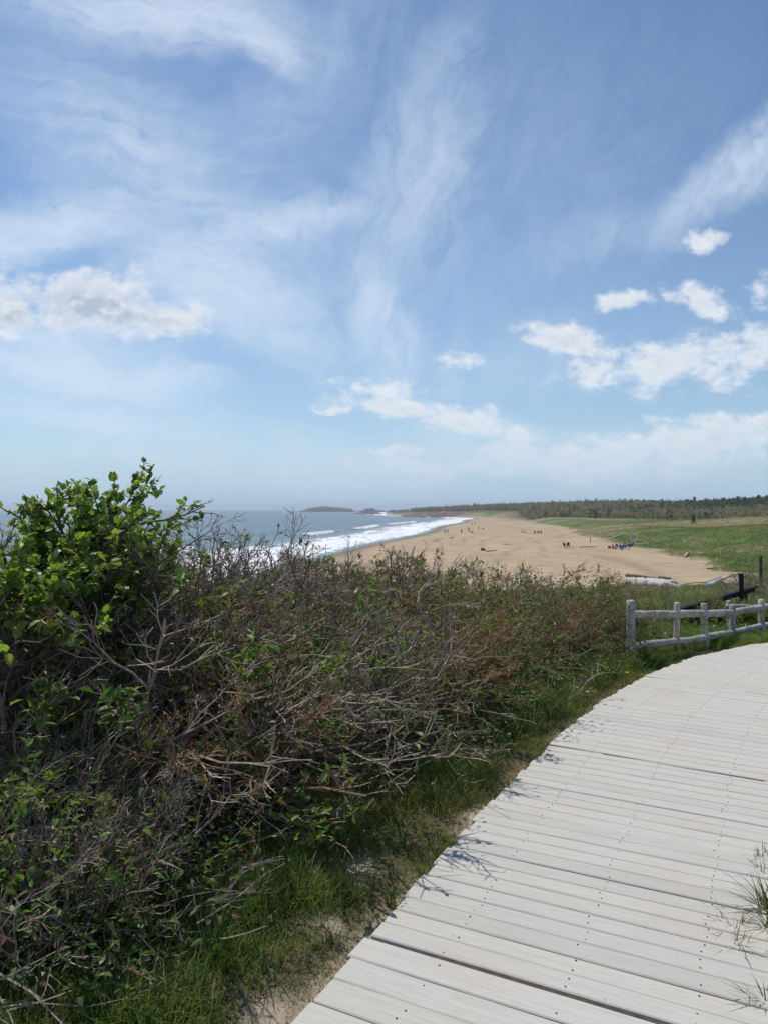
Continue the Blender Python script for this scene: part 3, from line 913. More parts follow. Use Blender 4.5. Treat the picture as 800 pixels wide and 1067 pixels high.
def make_leafy_bush(name, seed, stems, H, crown0, spread, nleaf=1.0):
    """the tall bush: dark upright stems, bare below, broad fresh leaves above crown0"""
    global rng
    keep = rng; rng = np.random.default_rng(seed)
    root = empty(name)
    mb = MB()
    az = rng.uniform(0, 2 * PI, stems); ti = rng.uniform(.05, spread, stems)
    D = np.stack([np.sin(ti) * np.cos(az), np.sin(ti) * np.sin(az), np.cos(ti)], 1) + np.array([.05, 0, 0])
    S = np.stack([.12 * np.cos(az), .12 * np.sin(az), np.full(stems, -.08)], 1) * rng.uniform(.3, 1.3, (stems, 1))
    P0 = grow(S, D, H * rng.uniform(.82, 1.0, stems), 9, .09, (0, 0, .03))
    v, f = tubes(P0, taper(stems, 9, .021, .006), 7); mb.add(v, f, twig_cols(stems, 63, GREY * .30, .25))
    P1, _ = branch(P0, 17, 1.05, .42, 6, .18, (.04, 0, .06), .56, .97)
    n = len(P1); v, f = tubes(P1, taper(n, 6, .0085, .003), 5); mb.add(v, f, twig_cols(n, 30, GREY * .5, .3))
    P2, _ = branch(P1, 7, .8, .42, 4, .2, (.02, 0, .05), .25)
    n = len(P2); v, f = tubes(P2, taper(n, 4, .004, .0018), 4); mb.add(v, f, twig_cols(n, 16, GREY * .55, .3))
    # dead side branches low on the stems, grey and crossing
    Pd, _ = branch(P0, 7, 1.0, .42, 6, .2, (.05, 0, .02), .15, .6)
    n = len(Pd); v, f = tubes(Pd, taper(n, 6, .007, .002), 4); mb.add(v, f, twig_cols(n, 24, GREY * .95, .3))
    Pe, _ = branch(Pd, 5, .8, .5, 4, .22, (.03, 0, .04), .25)
    n = len(Pe); v, f = tubes(Pe, taper(n, 4, .003, .0014), 3); mb.add(v, f, twig_cols(n, 12, GREY, .35))
    mb.build('branches', M_TWIG, root)
    sel = (P2[:, -1, 2] > crown0 + .10 * rng.normal(size=len(P2))) & (rng.uniform(size=len(P2)) < .78)
    Q = P2[sel]; rep = int(11 * nleaf)
    i = np.repeat(np.arange(len(Q)), rep)
    t = rng.uniform(.15, 1, len(i)) * 3; k = np.minimum(t.astype(int), 2); ff = (t - k)[:, None]
    pos = Q[i, k] * (1 - ff) + Q[i, k + 1] * ff
    D = nrm(nrm(Q[i, k + 1] - Q[i, k]) * .5 + .75 * rng.normal(size=pos.shape) + np.array([0, 0, .05]))
    Nn = nrm(np.array([0, 0, 1.]) + .45 * rng.normal(size=pos.shape))
    mixf = rng.uniform(size=(len(i), 1))
    clump = rng.uniform(.75, 1.25, (len(Q), 1))[i]
    col = (np.array([.25, .345, .062]) * mixf + np.array([.115, .20, .040]) * (1 - mixf)) * clump
    v, f, c = leaves(pos, D, Nn, rng.uniform(.022, .060, len(i)), .76, .22, .28, col)
    MB().add(v, f, c).build('leaves', M_GREEN, root)
    rng = keep
    return root

protos = {
    'grey': [make_shrub('bare_shrub', 'grey', 100, 14), make_shrub('bare_shrub', 'grey', 101, 12, spread=.7), make_shrub('bare_shrub', 'grey', 102, 15, spread=.6, lean=(.25, 0, 0))],
    'rust': [make_shrub('budding_shrub', 'rust', 110, 13), make_shrub('budding_shrub', 'rust', 111, 12, spread=.65)],
    'green': [make_shrub('leafing_shrub', 'green', 120, 11), make_shrub('leafing_shrub', 'green', 121, 12, spread=.65)],
    'tall': [make_shrub('bare_shrub', 'tall', 130, 9, 1.0, .33), make_shrub('bare_shrub', 'tall', 131, 8, 1.0, .28, (.15, 0, 0))],
}
fresh = {id(o): True for v in protos.values() for o in v}
tops = {}
for o_ in [o for v in protos.values() for o in v]:
    me_ = [c for c in o_.children if c.name.startswith('branches')][0].data
    zz_ = np.empty(len(me_.vertices) * 3, np.float32); me_.vertices.foreach_get('co', zz_)
    tops[o_.name] = float(np.percentile(zz_[2::3], 99.4))
def place_shrub(kind, k, x, y, h, label, group, wide=1.0, rz=None, exact=False):
    p = protos[kind][k % len(protos[kind])]
    h = h / tops[p.name]
    if exact: h *= .97
    o = p if fresh.get(id(p)) else copy_tree(p)
    fresh[id(p)] = False
    o.location = (x, y, ground_z(x, y)); o.scale = (h * wide, h * wide, h)
    o.rotation_euler = (0, 0, random.uniform(-.6, .6) if rz is None else rz)
    tag(o, label, 'shrub', group)
    return o

# front line of the thicket, in pixels of its foot
FRONT = np.array([at(px, py) for px, py in ((-160, 1120), (70, 1095), (175, 1015), (258, 932), (330, 872), (440, 812), (520, 765), (600, 716), (652, 688))])
fs = np.r_[0, np.cumsum(np.linalg.norm(np.diff(FRONT[:, :2], axis=0), axis=1))]
def front(s, off):
    x = np.interp(s, fs, FRONT[:, 0]); y = np.interp(s, fs, FRONT[:, 1])
    x2 = np.interp(s + .05, fs, FRONT[:, 0]); y2 = np.interp(s + .05, fs, FRONT[:, 1])
    x1 = np.interp(s - .05, fs, FRONT[:, 0]); y1 = np.interp(s - .05, fs, FRONT[:, 1])
    d = np.array([x2 - x1, y2 - y1]); d /= np.linalg.norm(d)
    return x - d[1] * off, y + d[0] * off
# skyline of the thicket in the photograph (px -> py)
SKX = [-200, 0, 60, 130, 200, 240, 300, 360, 420, 470, 520, 580, 640, 665, 720]
SKY = [560, 575, 575, 570, 572, 588, 590, 592, 602, 604, 606, 610, 612, 618, 640]
ORD = ['first', 'second', 'third', 'fourth', 'fifth', 'sixth', 'seventh', 'eighth', 'ninth', 'tenth', 'eleventh', 'twelfth', 'thirteenth', 'fourteenth']
rows = [('front', .52, 12, .70), ('second', .95, 12, .95), ('middle', 1.85, 11, 1.0), ('fourth', 2.9, 10, 1.0), ('back', 4.3, 9, 1.0)]
KW = {'grey': 'bare grey twiggy shrub', 'rust': 'rust-budded brown shrub', 'green': 'shrub with fresh green leaves', 'tall': 'tall bare grey shrub'}
shrub_spots = []
for rn, off, n, hs in rows:
    for i in range(n):
        s = fs[-1] * (i + .5 + random.uniform(-.28, .28)) / n
        x, y = front(s, off + random.uniform(-.2, .2) * (1 + off * .3))
        px = 400 + FPX * x / y
        t = s / fs[-1]
        w = {'grey': .46 - .32 * t, 'rust': .18 + .28 * t * (1 if rn not in ('back',) else .5), 'green': .34 + .18 * t}
        kind = random.choices(list(w), list(w.values()))[0]
        gz = ground_z(x, y)
        top = EYE + (530.8 - np.interp(px, SKX, SKY)) / FPX * y
        h = (top - gz) * hs * random.uniform(.86, 1.04)
        if px > 330 and rn in ('middle', 'fourth', 'back'): h *= 1.12
        h = min(max(h, .45), 1.6)
        if y < 3.0: h = min(h, .8)
        if px < 215 and y < 3.9: h = min(h, .62); kind = ('tall', 'green')[i % 2] if rn == 'front' else kind
        place_shrub(kind, i, x, y, h * 1.06, f'{KW[kind]}, {ORD[i]} from the left in the {rn} row of the thicket', 'shrubs of the thicket beside the boardwalk', random.uniform(.92, 1.05) if rn == 'front' else random.uniform(1.05, 1.25) if h > .7 else 1.35)
        shrub_spots.append((x, y, h))
# shrubs that stick out above the rest
for px, d, py, kind, k, lab in ((212, 5.2, 533, 'tall', 0, 'tall bare shrub with reddish tips just right of the leafy bush, against the sea'),
                                (176, 4.9, 528, 'tall', 1, 'bare twigs rising through the right side of the leafy bush crown'),
                                (285, 6.0, 560, 'tall', 1, 'bare grey shrub standing up in front of the white surf'),
                                (345, 6.6, 561, 'tall', 0, 'slim bare shrub rising where surf meets the sand'),
                                (250, 6.4, 574, 'grey', 1, 'bare grey bush below the open sea right of the leafy bush'),
                                (445, 8.6, 580, 'tall', 1, 'small bare shrub with dark top in front of the plain sand'),
                                (522, 9.0, 580, 'tall', 0, 'dense dark twiggy shrub top outlined against the middle of the beach'),
                                (400, 7.9, 578, 'tall', 0, 'thin bare shrub outlined against the left edge of the sand'),
                                (596, 9.4, 592, 'green', 0, 'leafing shrub with bright green top below the right side of the sand'),
                                (632, 9.0, 596, 'grey', 2, 'bushy grey shrub leaning beside the first fence post'),
                                (612, 8.5, 606, 'rust', 1, 'rust-budded shrub left of the bushy grey one near the fence'), (645, 9.6, 606, 'green', 1, 'green leafing shrub right behind the first fence post')):
    x = (px - 400) / FPX * d; gz = ground_z(x, d); top = EYE + (530.8 - py) / FPX * d
    place_shrub(kind, k, x, d, top - gz, lab, None, .95 if kind == 'tall' else 1.05, exact=True)
# brown and green shrubs on the slope right of the fence
for i, (px, py, h, kind, lab) in enumerate(((772, 640, .75, 'grey', 'brown bare shrub behind the foot of the dark railing'), (800, 634, .95, 'grey', 'brown bare shrub at the right edge behind the railing posts'),
                                            (786, 618, 1.1, 'rust', 'rusty shrub on the slope right of the railing top'), (812, 612, 1.2, 'grey', 'grey shrub at the right edge below the lone dark post'),
                                            (672, 642, .55, 'green', 'low leafing shrub behind the first span of the log fence'), (700, 650, .45, 'green', 'low leafing shrub behind the second fence post'),
                                            (724, 652, .42, 'green', 'low green shrub showing between the rails of the second span'), (748, 652, .45, 'green', 'low green shrub showing between the rails of the third span'),
                                            (782, 648, .40, 'green', 'low green shrub behind the last fence span in view'), (684, 630, .5, 'rust', 'low brown shrub on the slope under the big driftwood log'),
                                            (650, 640, .6, 'rust', 'low brown shrub just left behind the first fence post'))):
    q = at(px, py, 8.5)
    place_shrub(kind, i, q[0], q[1], h * 1.1, lab, 'shrubs on the slope behind the fence', 1.25)

# the tall leafy bushes on the left
b1 = make_leafy_bush('leafy_bush', 201, 7, 1.75, 1.24, .26)
x, y = (76 - 400) / FPX * 4.05, 4.05
b1.location = (x, y, ground_z(x, y)); b1.rotation_euler.z = .4
tag(b1, 'tallest bush, fresh green oval leaves on dark upright stems, rising above the horizon', 'bush')
b2 = make_leafy_bush('leafy_bush', 205, 6, 1.58, 1.12, .28)
x, y = (12 - 400) / FPX * 3.75, 3.75
b2.location = (x, y, ground_z(x, y))
tag(b2, 'leafy green bush at the left edge, lower than the tallest bush beside it', 'bush')

# leaning dead branches lying through the thicket
def dead_branch(p, q, r, label, seed):
    global rng
    keep = rng; rng = np.random.default_rng(seed)
    p = np.array(p); q = np.array(q)
    mb = MB()
    P = np.linspace(p, q, 9)[None] - p
    P[0, 1:-1] += rng.normal(size=(7, 3)) * .018
    v, f = tubes(P, np.linspace(r, r * .4, 9)[None], 7); mb.add(v, f, GREY * 1.35)
    P1, _ = branch(P, 9, .6, .33, 6, .15, (0, 0, .05), .3)
    n = len(P1); v, f = tubes(P1, taper(n, 6, r * .42, r * .14), 5); mb.add(v, f, twig_cols(n, 30, GREY * 1.3, .2))
    P2, _ = branch(P1, 4, .7, .45, 4, .2, (0, 0, .05), .3)
    n = len(P2); v, f = tubes(P2, taper(n, 4, r * .18, r * .07), 4); mb.add(v, f, twig_cols(n, 16, GREY * 1.2, .25))
    o = mb.build('dead_branch', M_TWIG, loc=tuple(p))
    tag(o, label, 'branch')
    rng = keep
def W(px, py, d):
    return ((px - 400) / FPX * d, d, EYE + (530.8 - py) / FPX * d)
dead_branch(W(110, 700, 3.9), W(232, 640, 3.6), .009, 'pale forked dead branch slanting right from the tallest bush stems', 301)
dead_branch(W(185, 820, 3.55), W(268, 690, 3.7), .014, 'thick leaning grey branch in the middle of the thicket front', 302)
dead_branch(W(150, 905, 3.1), W(298, 800, 3.2), .007, 'thin pale dead branch reaching right above the tall verge grass', 303)
dead_branch(W(135, 990, 2.75), W(285, 895, 2.9), .008, 'curved brown branch hanging low over the grass near the boardwalk', 304)
dead_branch(W(30, 880, 3.0), W(135, 760, 3.2), .0075, 'dead grey branch crossing in the shade below the leafy bush', 305)
dead_branch(W(300, 665, 5.3), W(345, 610, 5.5), .014, 'bent pale branch sticking up in the middle of the bare thicket', 306)
dead_branch(W(395, 740, 5.0), W(430, 680, 5.2), .011, 'bleached dead branch among the rust-coloured shrubs', 307)
dead_branch(W(560, 752, 6.0), W(628, 700, 6.3), .008, 'thin bleached branch poking over the verge near the fence', 308)

# ------------------------------------------------------------------ low leafy plants in the lower left corner
def make_leafy_plant(seed, n, H, L):
    global rng
    keep = rng; rng = np.random.default_rng(seed)
    root = empty('leafy_plant')
    az = rng.uniform(0, 2 * PI, n); ti = rng.uniform(.1, .7, n)
    D = np.stack([np.sin(ti) * np.cos(az), np.sin(ti) * np.sin(az), np.cos(ti)], 1)
    P = grow(np.stack([.05 * np.cos(az), .05 * np.sin(az), np.full(n, -.03)], 1), D, H * rng.uniform(.6, 1.05, n), 7, .12, (0, 0, .02))
    v, f = tubes(P, taper(n, 7, .005, .002), 5)
    MB().add(v, f, np.array([.13, .085, .05])).build('stems', M_TWIG, root, True)
    m = 14
    i = np.repeat(np.arange(n), m); t = rng.uniform(.25, 1, len(i)) * 6; k = np.minimum(t.astype(int), 5); ff = (t - k)[:, None]
    pos = P[i, k] * (1 - ff) + P[i, k + 1] * ff
    D = nrm(rng.normal(size=pos.shape) * np.array([1, 1, .35]) + np.array([0, 0, .1]))
    pos2 = pos + D * rng.uniform(.005, .05, (len(i), 1))
    pt = np.stack([pos, pos2], 1)
    lb = MB()
    v, f = tubes(pt, np.full((len(i), 2), .0012), 3); lb.add(v, f, (.10, .13, .04))
    mx = rng.uniform(size=(len(i), 1))
    col = np.array([.12, .20, .05]) * mx + np.array([.05, .11, .032]) * (1 - mx)
    v, f, c = leaves(pos2, D, nrm(np.array([0, 0, 1.]) + .35 * rng.normal(size=pos.shape)), rng.uniform(.6, 1.25, len(i)) * L, .62, .25, .35, col)
    lb.add(v, f, c)
    lb.build('leaves', M_GREEN, root)
    rng = keep
    return root
lp = [make_leafy_plant(401, 8, .42, .044), make_leafy_plant(402, 9, .32, .036), make_leafy_plant(403, 7, .55, .050)]
ps = [(85, 985, 2, 1.0, 'tall broad-leaved plant on a brown stem near the lower left corner'), (20, 1040, 0, 1.0, 'broad-leaved plant in the lower left corner'), (150, 1000, 1, 1.1, 'low leafy plant at the thicket foot beside the dark hollow'),
      (-20, 960, 2, 1.1, 'broad-leaved plant cut by the left edge above the corner'), (215, 940, 1, 1.0, 'small leafy plant under the low brown branch'), (240, 900, 0, .8, 'leafy plant where tall grass meets bare twigs'),
      (60, 1065, 1, 1.0, 'short leafy plant at the bottom edge left of the dry grass'), (120, 930, 0, 1.1, 'leafy plant in the shade beneath the thicket, behind the brown-stemmed one'), (300, 860, 1, .8, 'small leafy plant before the leaning grey branch'),
      (-50, 1020, 0, 1.2, 'big-leaved plant past the lower left corner, only its right leaves in view'), (45, 990, 1, 1.2, 'leafy plant between the corner and the brown-stemmed tall one'), (110, 1030, 0, .9, 'leafy plant in front of the tall brown-stemmed one'),
      (5, 920, 2, 1.1, 'tall leafy plant at the left edge under the dead grey branch'), (175, 965, 0, .9, 'leafy plant at the edge of the grass right of the dark hollow'), (60, 905, 0, 1.2, 'leafy plant deep in the shade under the leafy bush'), (190, 890, 2, .8, 'upright leafy plant before the thick leaning branch'),
      (520, 768, 1, .7, 'pale-leaved weed at the thicket foot midway to the fence'), (560, 745, 1, .7, 'leafy weed on the verge in front of the rust-coloured shrubs')]
seen = set()
for px, py, k, s, lab in ps:
    q = at(px, py)
    o = lp[k] if k not in seen else copy_tree(lp[k]); seen.add(k)
    o.location = q; o.scale = (s, s, s); o.rotation_euler.z = random.uniform(0, 6)
    tag(o, lab, 'plant', 'leafy plants at the foot of the thicket')

# ------------------------------------------------------------------ ground cover under the thicket
def build_undergrowth():
    n = 62000
    s = rng.uniform(0, fs[-1] + 1.0, n); off = rng.uniform(-.25, 5.2, n) ** 1.0
    x = np.interp(s, fs, FRONT[:, 0]); y = np.interp(s, fs, FRONT[:, 1])
    x2 = np.interp(s + .05, fs, FRONT[:, 0]); y2 = np.interp(s + .05, fs, FRONT[:, 1])
    x1 = np.interp(s - .05, fs, FRONT[:, 0]); y1 = np.interp(s - .05, fs, FRONT[:, 1])
    d = nrm(np.stack([x2 - x1, y2 - y1], 1) + 1e-6)
    x = x - d[:, 1] * off; y = y + d[:, 0] * off
    ok = (edge_dist(x, y) > .12)
    x, y, off = x[ok], y[ok], off[ok]; n = len(x)
    g = fbm(x * 1.4, y * 1.4, 131, 3)
    z = terrain(x, y)
    litter = rng.uniform(size=n) < .42
    hgt = np.where(litter, rng.uniform(0, .05, n), rng.uniform(.02, .78, n) * (.30 + 1.0 * sst(.35, .65, g)))
    pos = np.stack([x, y, z + hgt], 1)
    D = rng.normal(size=(n, 3)) * np.array([1, 1, .4])
    Nn = nrm(np.array([0, 0, 1.]) + .6 * rng.normal(size=(n, 3)))
    mx = rng.uniform(size=(n, 1))
    col = np.where(litter[:, None], np.array([.17, .12, .075]) * (.5 + mx), LG * mx + LD * (1 - mx))
    brown = (~litter) & (rng.uniform(size=n) < .25); col[brown] = np.array([.16, .09, .045]) * rng.uniform(.7, 1.3, (brown.sum(), 1))
    v, f, c = leaves(pos, D, Nn, rng.uniform(.02, .045, n), .5, .3, .25, col)
    o = MB().add(v, f, c).build('undergrowth', M_GREEN)
    tag(o, kind='stuff')
    n = 16000
    x = rng.uniform(2.3, 9.5, n); y = rng.uniform(7.9, 17, n)
    g = fbm(x * 1.1, y * 1.1, 133, 3)
    ok = (edge_dist(x, y) > .45) & (rng.uniform(size=n) < .1 + 1.2 * sst(.36, .58, g)); x, y, g = x[ok], y[ok], g[ok]; n = len(x)
    mx = rng.uniform(size=(n, 1)); col = np.array([.12, .20, .045]) * mx + np.array([.055, .115, .03]) * (1 - mx)
    br = rng.uniform(size=n) < .15; col[br] = np.array([.2, .14, .08])
    v, f, c = leaves(np.stack([x, y, terrain(x, y) + rng.uniform(0, .34, n) * sst(.3, .6, g)], 1), rng.normal(size=(n, 3)) * np.array([1, 1, .4]), nrm(np.array([0, 0, 1.]) + .5 * rng.normal(size=(n, 3))), rng.uniform(.03, .06, n), .55, .3, .25, col)
    o = MB().add(v, f, c).build('undergrowth', M_GREEN)
    tag(o, kind='stuff')
    # dead twigs lying about
    n = 2600
    s = rng.uniform(0, fs[-1], n); off = rng.uniform(-.1, 4, n)
    x = np.interp(s, fs, FRONT[:, 0]) - .8 * off; y = np.interp(s, fs, FRONT[:, 1]) + .5 * off
    P = np.stack([x, y, terrain(x, y) + rng.uniform(.01, .25, n)], 1)
    Q = grow(P, rng.normal(size=(n, 3)) * np.array([1, 1, .35]), rng.uniform(.15, .5, n), 4, .15, (0, 0, .02))
    v, f = tubes(Q, taper(n, 4, .0035, .0015), 3)
    o = MB().add(v, f, twig_cols(n, 12, GREY * .9, .4)).build('fallen_twigs', M_TWIG)
    tag(o, kind='stuff')
build_undergrowth()

# ------------------------------------------------------------------ grass of the verge
def build_grass():
    n = 210000
    # along the walk's left edge, in the strip up to the thicket's foot and a little into it
    seg = np.r_[0, np.cumsum(np.linalg.norm(np.diff(EDGE, axis=0), axis=1))]
    s = rng.uniform(.2, seg[-1], n); off = rng.uniform(-.03, 1.0, n)
    i = np.clip(np.searchsorted(seg, s) - 1, 0, len(EDGE) - 2)
    t = (s - seg[i]) / (seg[i + 1] - seg[i])
    p = EDGE[i] * (1 - t)[:, None] + EDGE[i + 1] * t[:, None]
    d = nrm(EDGE[i + 1] - EDGE[i])
    x = p[:, 0] - d[:, 1] * off; y = p[:, 1] + d[:, 0] * off
    e = edge_dist(x, y)
    g = fbm(x * 2.6, y * 2.6, 141, 3); g2 = fbm(x * .9, y * .9, 143, 3)
    keepw = sst(-.05, .07, e + .14 * (g - .5)) * (.62 + .6 * sst(.34, .58, g))
    for px, py, sg in ((372, 905, .10), (502, 850, .12), (285, 1060, .10), (345, 965, .06), (335, 895, .07)):
        q = at(px, py)
        keepw *= 1 - .93 * np.exp(-((x - q[0]) ** 2 + (y - q[1]) ** 2) / (sg * sg))
    ok = (rng.uniform(size=n) < keepw) & (y > 1.4)
    x, y, g, g2, e = x[ok], y[ok], g[ok], g2[ok], e[ok]; n = len(x)
    z = terrain(x, y)
    H = rng.uniform(.04, .11, n) * (.6 + .9 * sst(.4, .65, g)) * (.50 + .7 * sst(.02, .5, e))
    dry = rng.uniform(size=n) < .18 + .40 * sst(.48, .62, g2) + .25 * (1 - sst(.02, .2, e))
    mx = rng.uniform(size=(n, 1))
    col = np.array([.19, .27, .055]) * mx + np.array([.10, .17, .036]) * (1 - mx)
    col[dry] = np.array([.25, .20, .10]) * rng.uniform(.7, 1.2, (dry.sum(), 1))
    v, f, c = blades(np.stack([x, y, z - .005], 1), rng.uniform(0, 2 * PI, n), H, rng.uniform(.0022, .0042, n), rng.uniform(.15, 1.1, n), col, col * np.array([1.25, 1.2, 1.1]))
    mb = MB().add(v, f, c)
    # taller grass at the thicket's foot
    n = 11000
    s = rng.uniform(.6, fs[-1] + .2, n); off = rng.normal(size=n) * .22 - .02
    x = np.interp(s, fs, FRONT[:, 0]) - .75 * off; y = np.interp(s, fs, FRONT[:, 1]) + .5 * off
    g = fbm(x * 1.8, y * 1.8, 151, 3)
    ok = (rng.uniform(size=n) < .15 + 1.1 * sst(.42, .6, g)) & (edge_dist(x, y) > .18)
    x, y = x[ok], y[ok]; n = len(x)
    mx = rng.uniform(size=(n, 1)); col = np.array([.095, .175, .034]) * mx + np.array([.045, .10, .024]) * (1 - mx)
    dry = rng.uniform(size=n) < .12; col[dry] = np.array([.27, .22, .12])
    v, f, c = blades(np.stack([x, y, terrain(x, y) - .01], 1), rng.uniform(0, 2 * PI, n), rng.uniform(.08, .24, n), rng.uniform(.003, .0055, n), rng.uniform(.1, .8, n), col, col * 1.2)
    mb.add(v, f, c)
    # turf on the far side of the walk and round the fence
    n = 90000
    x = rng.uniform(.6, 8.5, n); y = rng.uniform(1.5, 14, n)
    e = edge_dist(x, y)
    ok = (e < -WALK_W - .03) & (e > -WALK_W - 1.3) | (e > .1) & (x > 2.6) & (y > 7.5) & (np.hypot(x, y) < 14)
    x, y = x[ok], y[ok]; n = len(x)
    mx = rng.uniform(size=(n, 1)); col = np.array([.115, .195, .038]) * mx + np.array([.055, .115, .025]) * (1 - mx)
    v, f, c = blades(np.stack([x, y, terrain(x, y) - .01], 1), rng.uniform(0, 2 * PI, n), rng.uniform(.06, .2, n), rng.uniform(.003, .006, n), rng.uniform(.15, 1, n), col, col * 1.2)
    mb.add(v, f, c)
    tag(mb.build('grass', M_GRASS), kind='stuff')
build_grass()

def build_dune_grass():
    n = 95000
    a = rng.uniform(-.05, .75, n); rr = np.exp(rng.uniform(math.log(13), math.log(330), n))
    X = rr * np.sin(np.arctan(a)); Y = rr * np.cos(np.arctan(a))
    b, u = base_terrain(X, Y); nd = near_dune(X, Y); ud = dune_u(Y)
    n0 = fbm(X / 2.3, Y / 2.3, 51, 4); n1 = fbm(X / 14., Y / 14., 53, 4); n2 = fbm(X / 55., Y / 55., 55, 4)
    gw = np.maximum(sst(ud - 1.5, ud + 2.5, u + 9 * (n1 - .5)), sst(.0, .5, nd - b - .25 + 1.3 * (n0 - .5)) * (rr < 120))
    lg = [at(656, 612, 14), at(680, 614, 14), at(701, 616, 14)]
    lr = min(np.hypot(q[0], q[1]) for q in lg); la = [math.atan2(q[0], q[1]) for q in lg]
    az = np.arctan2(X, Y)
    ok = (rng.uniform(size=n) < gw * .95) & ~((az > min(la) - .01) & (az < max(la) + .01) & (rr > lr - 6) & (rr < lr + 2))
    X, Y, rr, n1, n2 = X[ok], Y[ok], rr[ok], n1[ok], n2[ok]; n = len(X)
    dry = dryness(X, Y, n1, n2)
    m = 7
    i = np.repeat(np.arange(n), m)
    sc = np.clip(rr[i] / 90., .35, 1.6)
    x = X[i] + rng.normal(size=len(i)) * .22 * sc; y = Y[i] + rng.normal(size=len(i)) * .22 * sc
    mx = rng.uniform(size=(len(i), 1))
    col = np.array([.13, .175, .045]) * mx + np.array([.09, .135, .036]) * (1 - mx)
    isdry = rng.uniform(size=len(i)) < .10 + .75 * dry[i]
    col[isdry] = np.array([.30, .245, .14]) * rng.uniform(.75, 1.15, (isdry.sum(), 1))
    v, f, c = blades(np.stack([x, y, terrain(x, y) - .02], 1), rng.uniform(0, 2 * PI, len(i)), rng.uniform(.22, .55, len(i)), rng.uniform(.010, .022, len(i)) * (1 + 1.1 * sc), rng.uniform(.2, 1.1, len(i)), col, col * 1.15)
    tag(MB().add(v, f, c).build('dune_grass', M_GRASS), kind='stuff')
build_dune_grass()

# tufts growing through the boards at the right
def make_tuft(seed, n, H):
    r_ = np.random.default_rng(seed)
    az = r_.uniform(0, 2 * PI, n)
    pos = np.stack([r_.normal(size=n) * .018, r_.normal(size=n) * .018, np.full(n, -.05)], 1)
    mx = r_.uniform(size=(n, 1)); col = np.array([.085, .135, .035]) * mx + np.array([.04, .08, .022]) * (1 - mx)
    d = r_.uniform(size=n) < .25; col[d] = np.array([.26, .20, .11])
    v, f, c = blades(pos, az, H * r_.uniform(.5, 1.1, n) + .05, r_.uniform(.003, .0052, n), r_.uniform(.2, 1.3, n), col, col * 1.2)
    return MB().add(v, f, c)
tufts = [(800, 962, 90, .17, 'thick green grass tuft at the right edge of the boards'), (772, 1000, 22, .085, 'small splayed grass tuft in the plank gap nearest the viewer'),
         (765, 980, 16, .075, 'sparse grass tuft one plank gap above the small splayed one'), (757, 966, 18, .05, 'low line of grass left of the thick tuft'),
         (792, 903, 34, .07, 'dry grass tuft at the top of the sandy edge patch'), (799, 922, 30, .075, 'grass tuft between the dry one and the thick one'), (797, 1062, 26, .09, 'grass tuft in the lower right corner'), (790, 935, 26, .05, 'short grass fringe along a sandy plank gap'), (806, 985, 50, .12, 'green grass clump just below the thick tuft')]
for i, (px, py, n, H, lab) in enumerate(tufts):
    q = at(px, py)
    o = make_tuft(500 + i, n, H).build('grass_tuft', M_GRASS, loc=(q[0], q[1], float(near_dune(q[0], q[1])) + .05))
    tag(o, lab, 'grass tuft', 'grass tufts growing through the boards')
# weeds along the left edge, creeping over the ends of the planks
for i, (px, py, n, H, lab) in enumerate(((405, 945, 30, .06, 'grass fringe over a plank end near the bare sand'), (345, 985, 34, .07, 'grass fringe over the plank end nearest the tall verge grass'), (530, 838, 26, .05, 'grass fringe at the dark joint below the bare patch'),
                                         (600, 778, 26, .05, 'grass fringe at the panel corner midway to the fence'), (648, 738, 24, .05, 'grass fringe at the panel corner nearest the fence'))):
    q = at(px, py)
    o = make_tuft(530 + i, n, H).build('grass_tuft', M_GRASS, loc=(q[0], q[1], float(near_dune(q[0], q[1])) + .05))
    tag(o, lab, 'grass tuft', 'grass tufts growing through the boards')

# dandelions on the verge
M_PETAL = mat_plain('yellow_petal', (.75, .55, .06), .7, 100, .2)
def make_dandelion():
    root = empty('dandelion')
    v, f = tubes(np.array([[[0, 0, -.01], [.004, 0, .05], [.01, .004, .1]]]), np.array([[.0016, .0015, .0014]]), 5)
    MB().add(v, f, (.09, .13, .04)).build('stem', M_GREEN, root)
    n = 22; th = np.arange(n) * 2.4; r = .013 * np.sqrt((np.arange(n) + 1) / n)
    D = np.stack([np.cos(th), np.sin(th), np.full(n, .35)], 1)
    v, f, c = leaves(np.tile(np.array([[.01, .004, .1]]), (n, 1)), D, np.tile(np.array([[0, 0, 1.]]), (n, 1)), r + .006, .35, .1, .1, np.ones((n, 3)))
    MB().add(v, f, c).build('flower', M_PETAL, root)
    return root
dn = make_dandelion()
for i, (px, py, lab) in enumerate(((632, 697, 'dandelion on the grass left below the first fence post'), (637, 698, 'dandelion close to the right of another below the first fence post'), (651, 714, 'dandelion on the verge nearest the bend of the boards'), (668, 694, 'dandelion under the first span of the fence'), (676, 696, 'dandelion in the grass under the middle of the first span'), (602, 728, 'dandelion at the foot of the thicket before the fence'), (610, 735, 'dandelion on the verge nearer the boards before the fence'))):
    q = at(px, py)
    o = dn if i == 0 else copy_tree(dn)
    o.location = q; s = random.uniform(.9, 1.3); o.scale = (s, s, s); o.rotation_euler.z = random.uniform(0, 6)
    tag(o, lab, 'flower', 'dandelions on the verge')

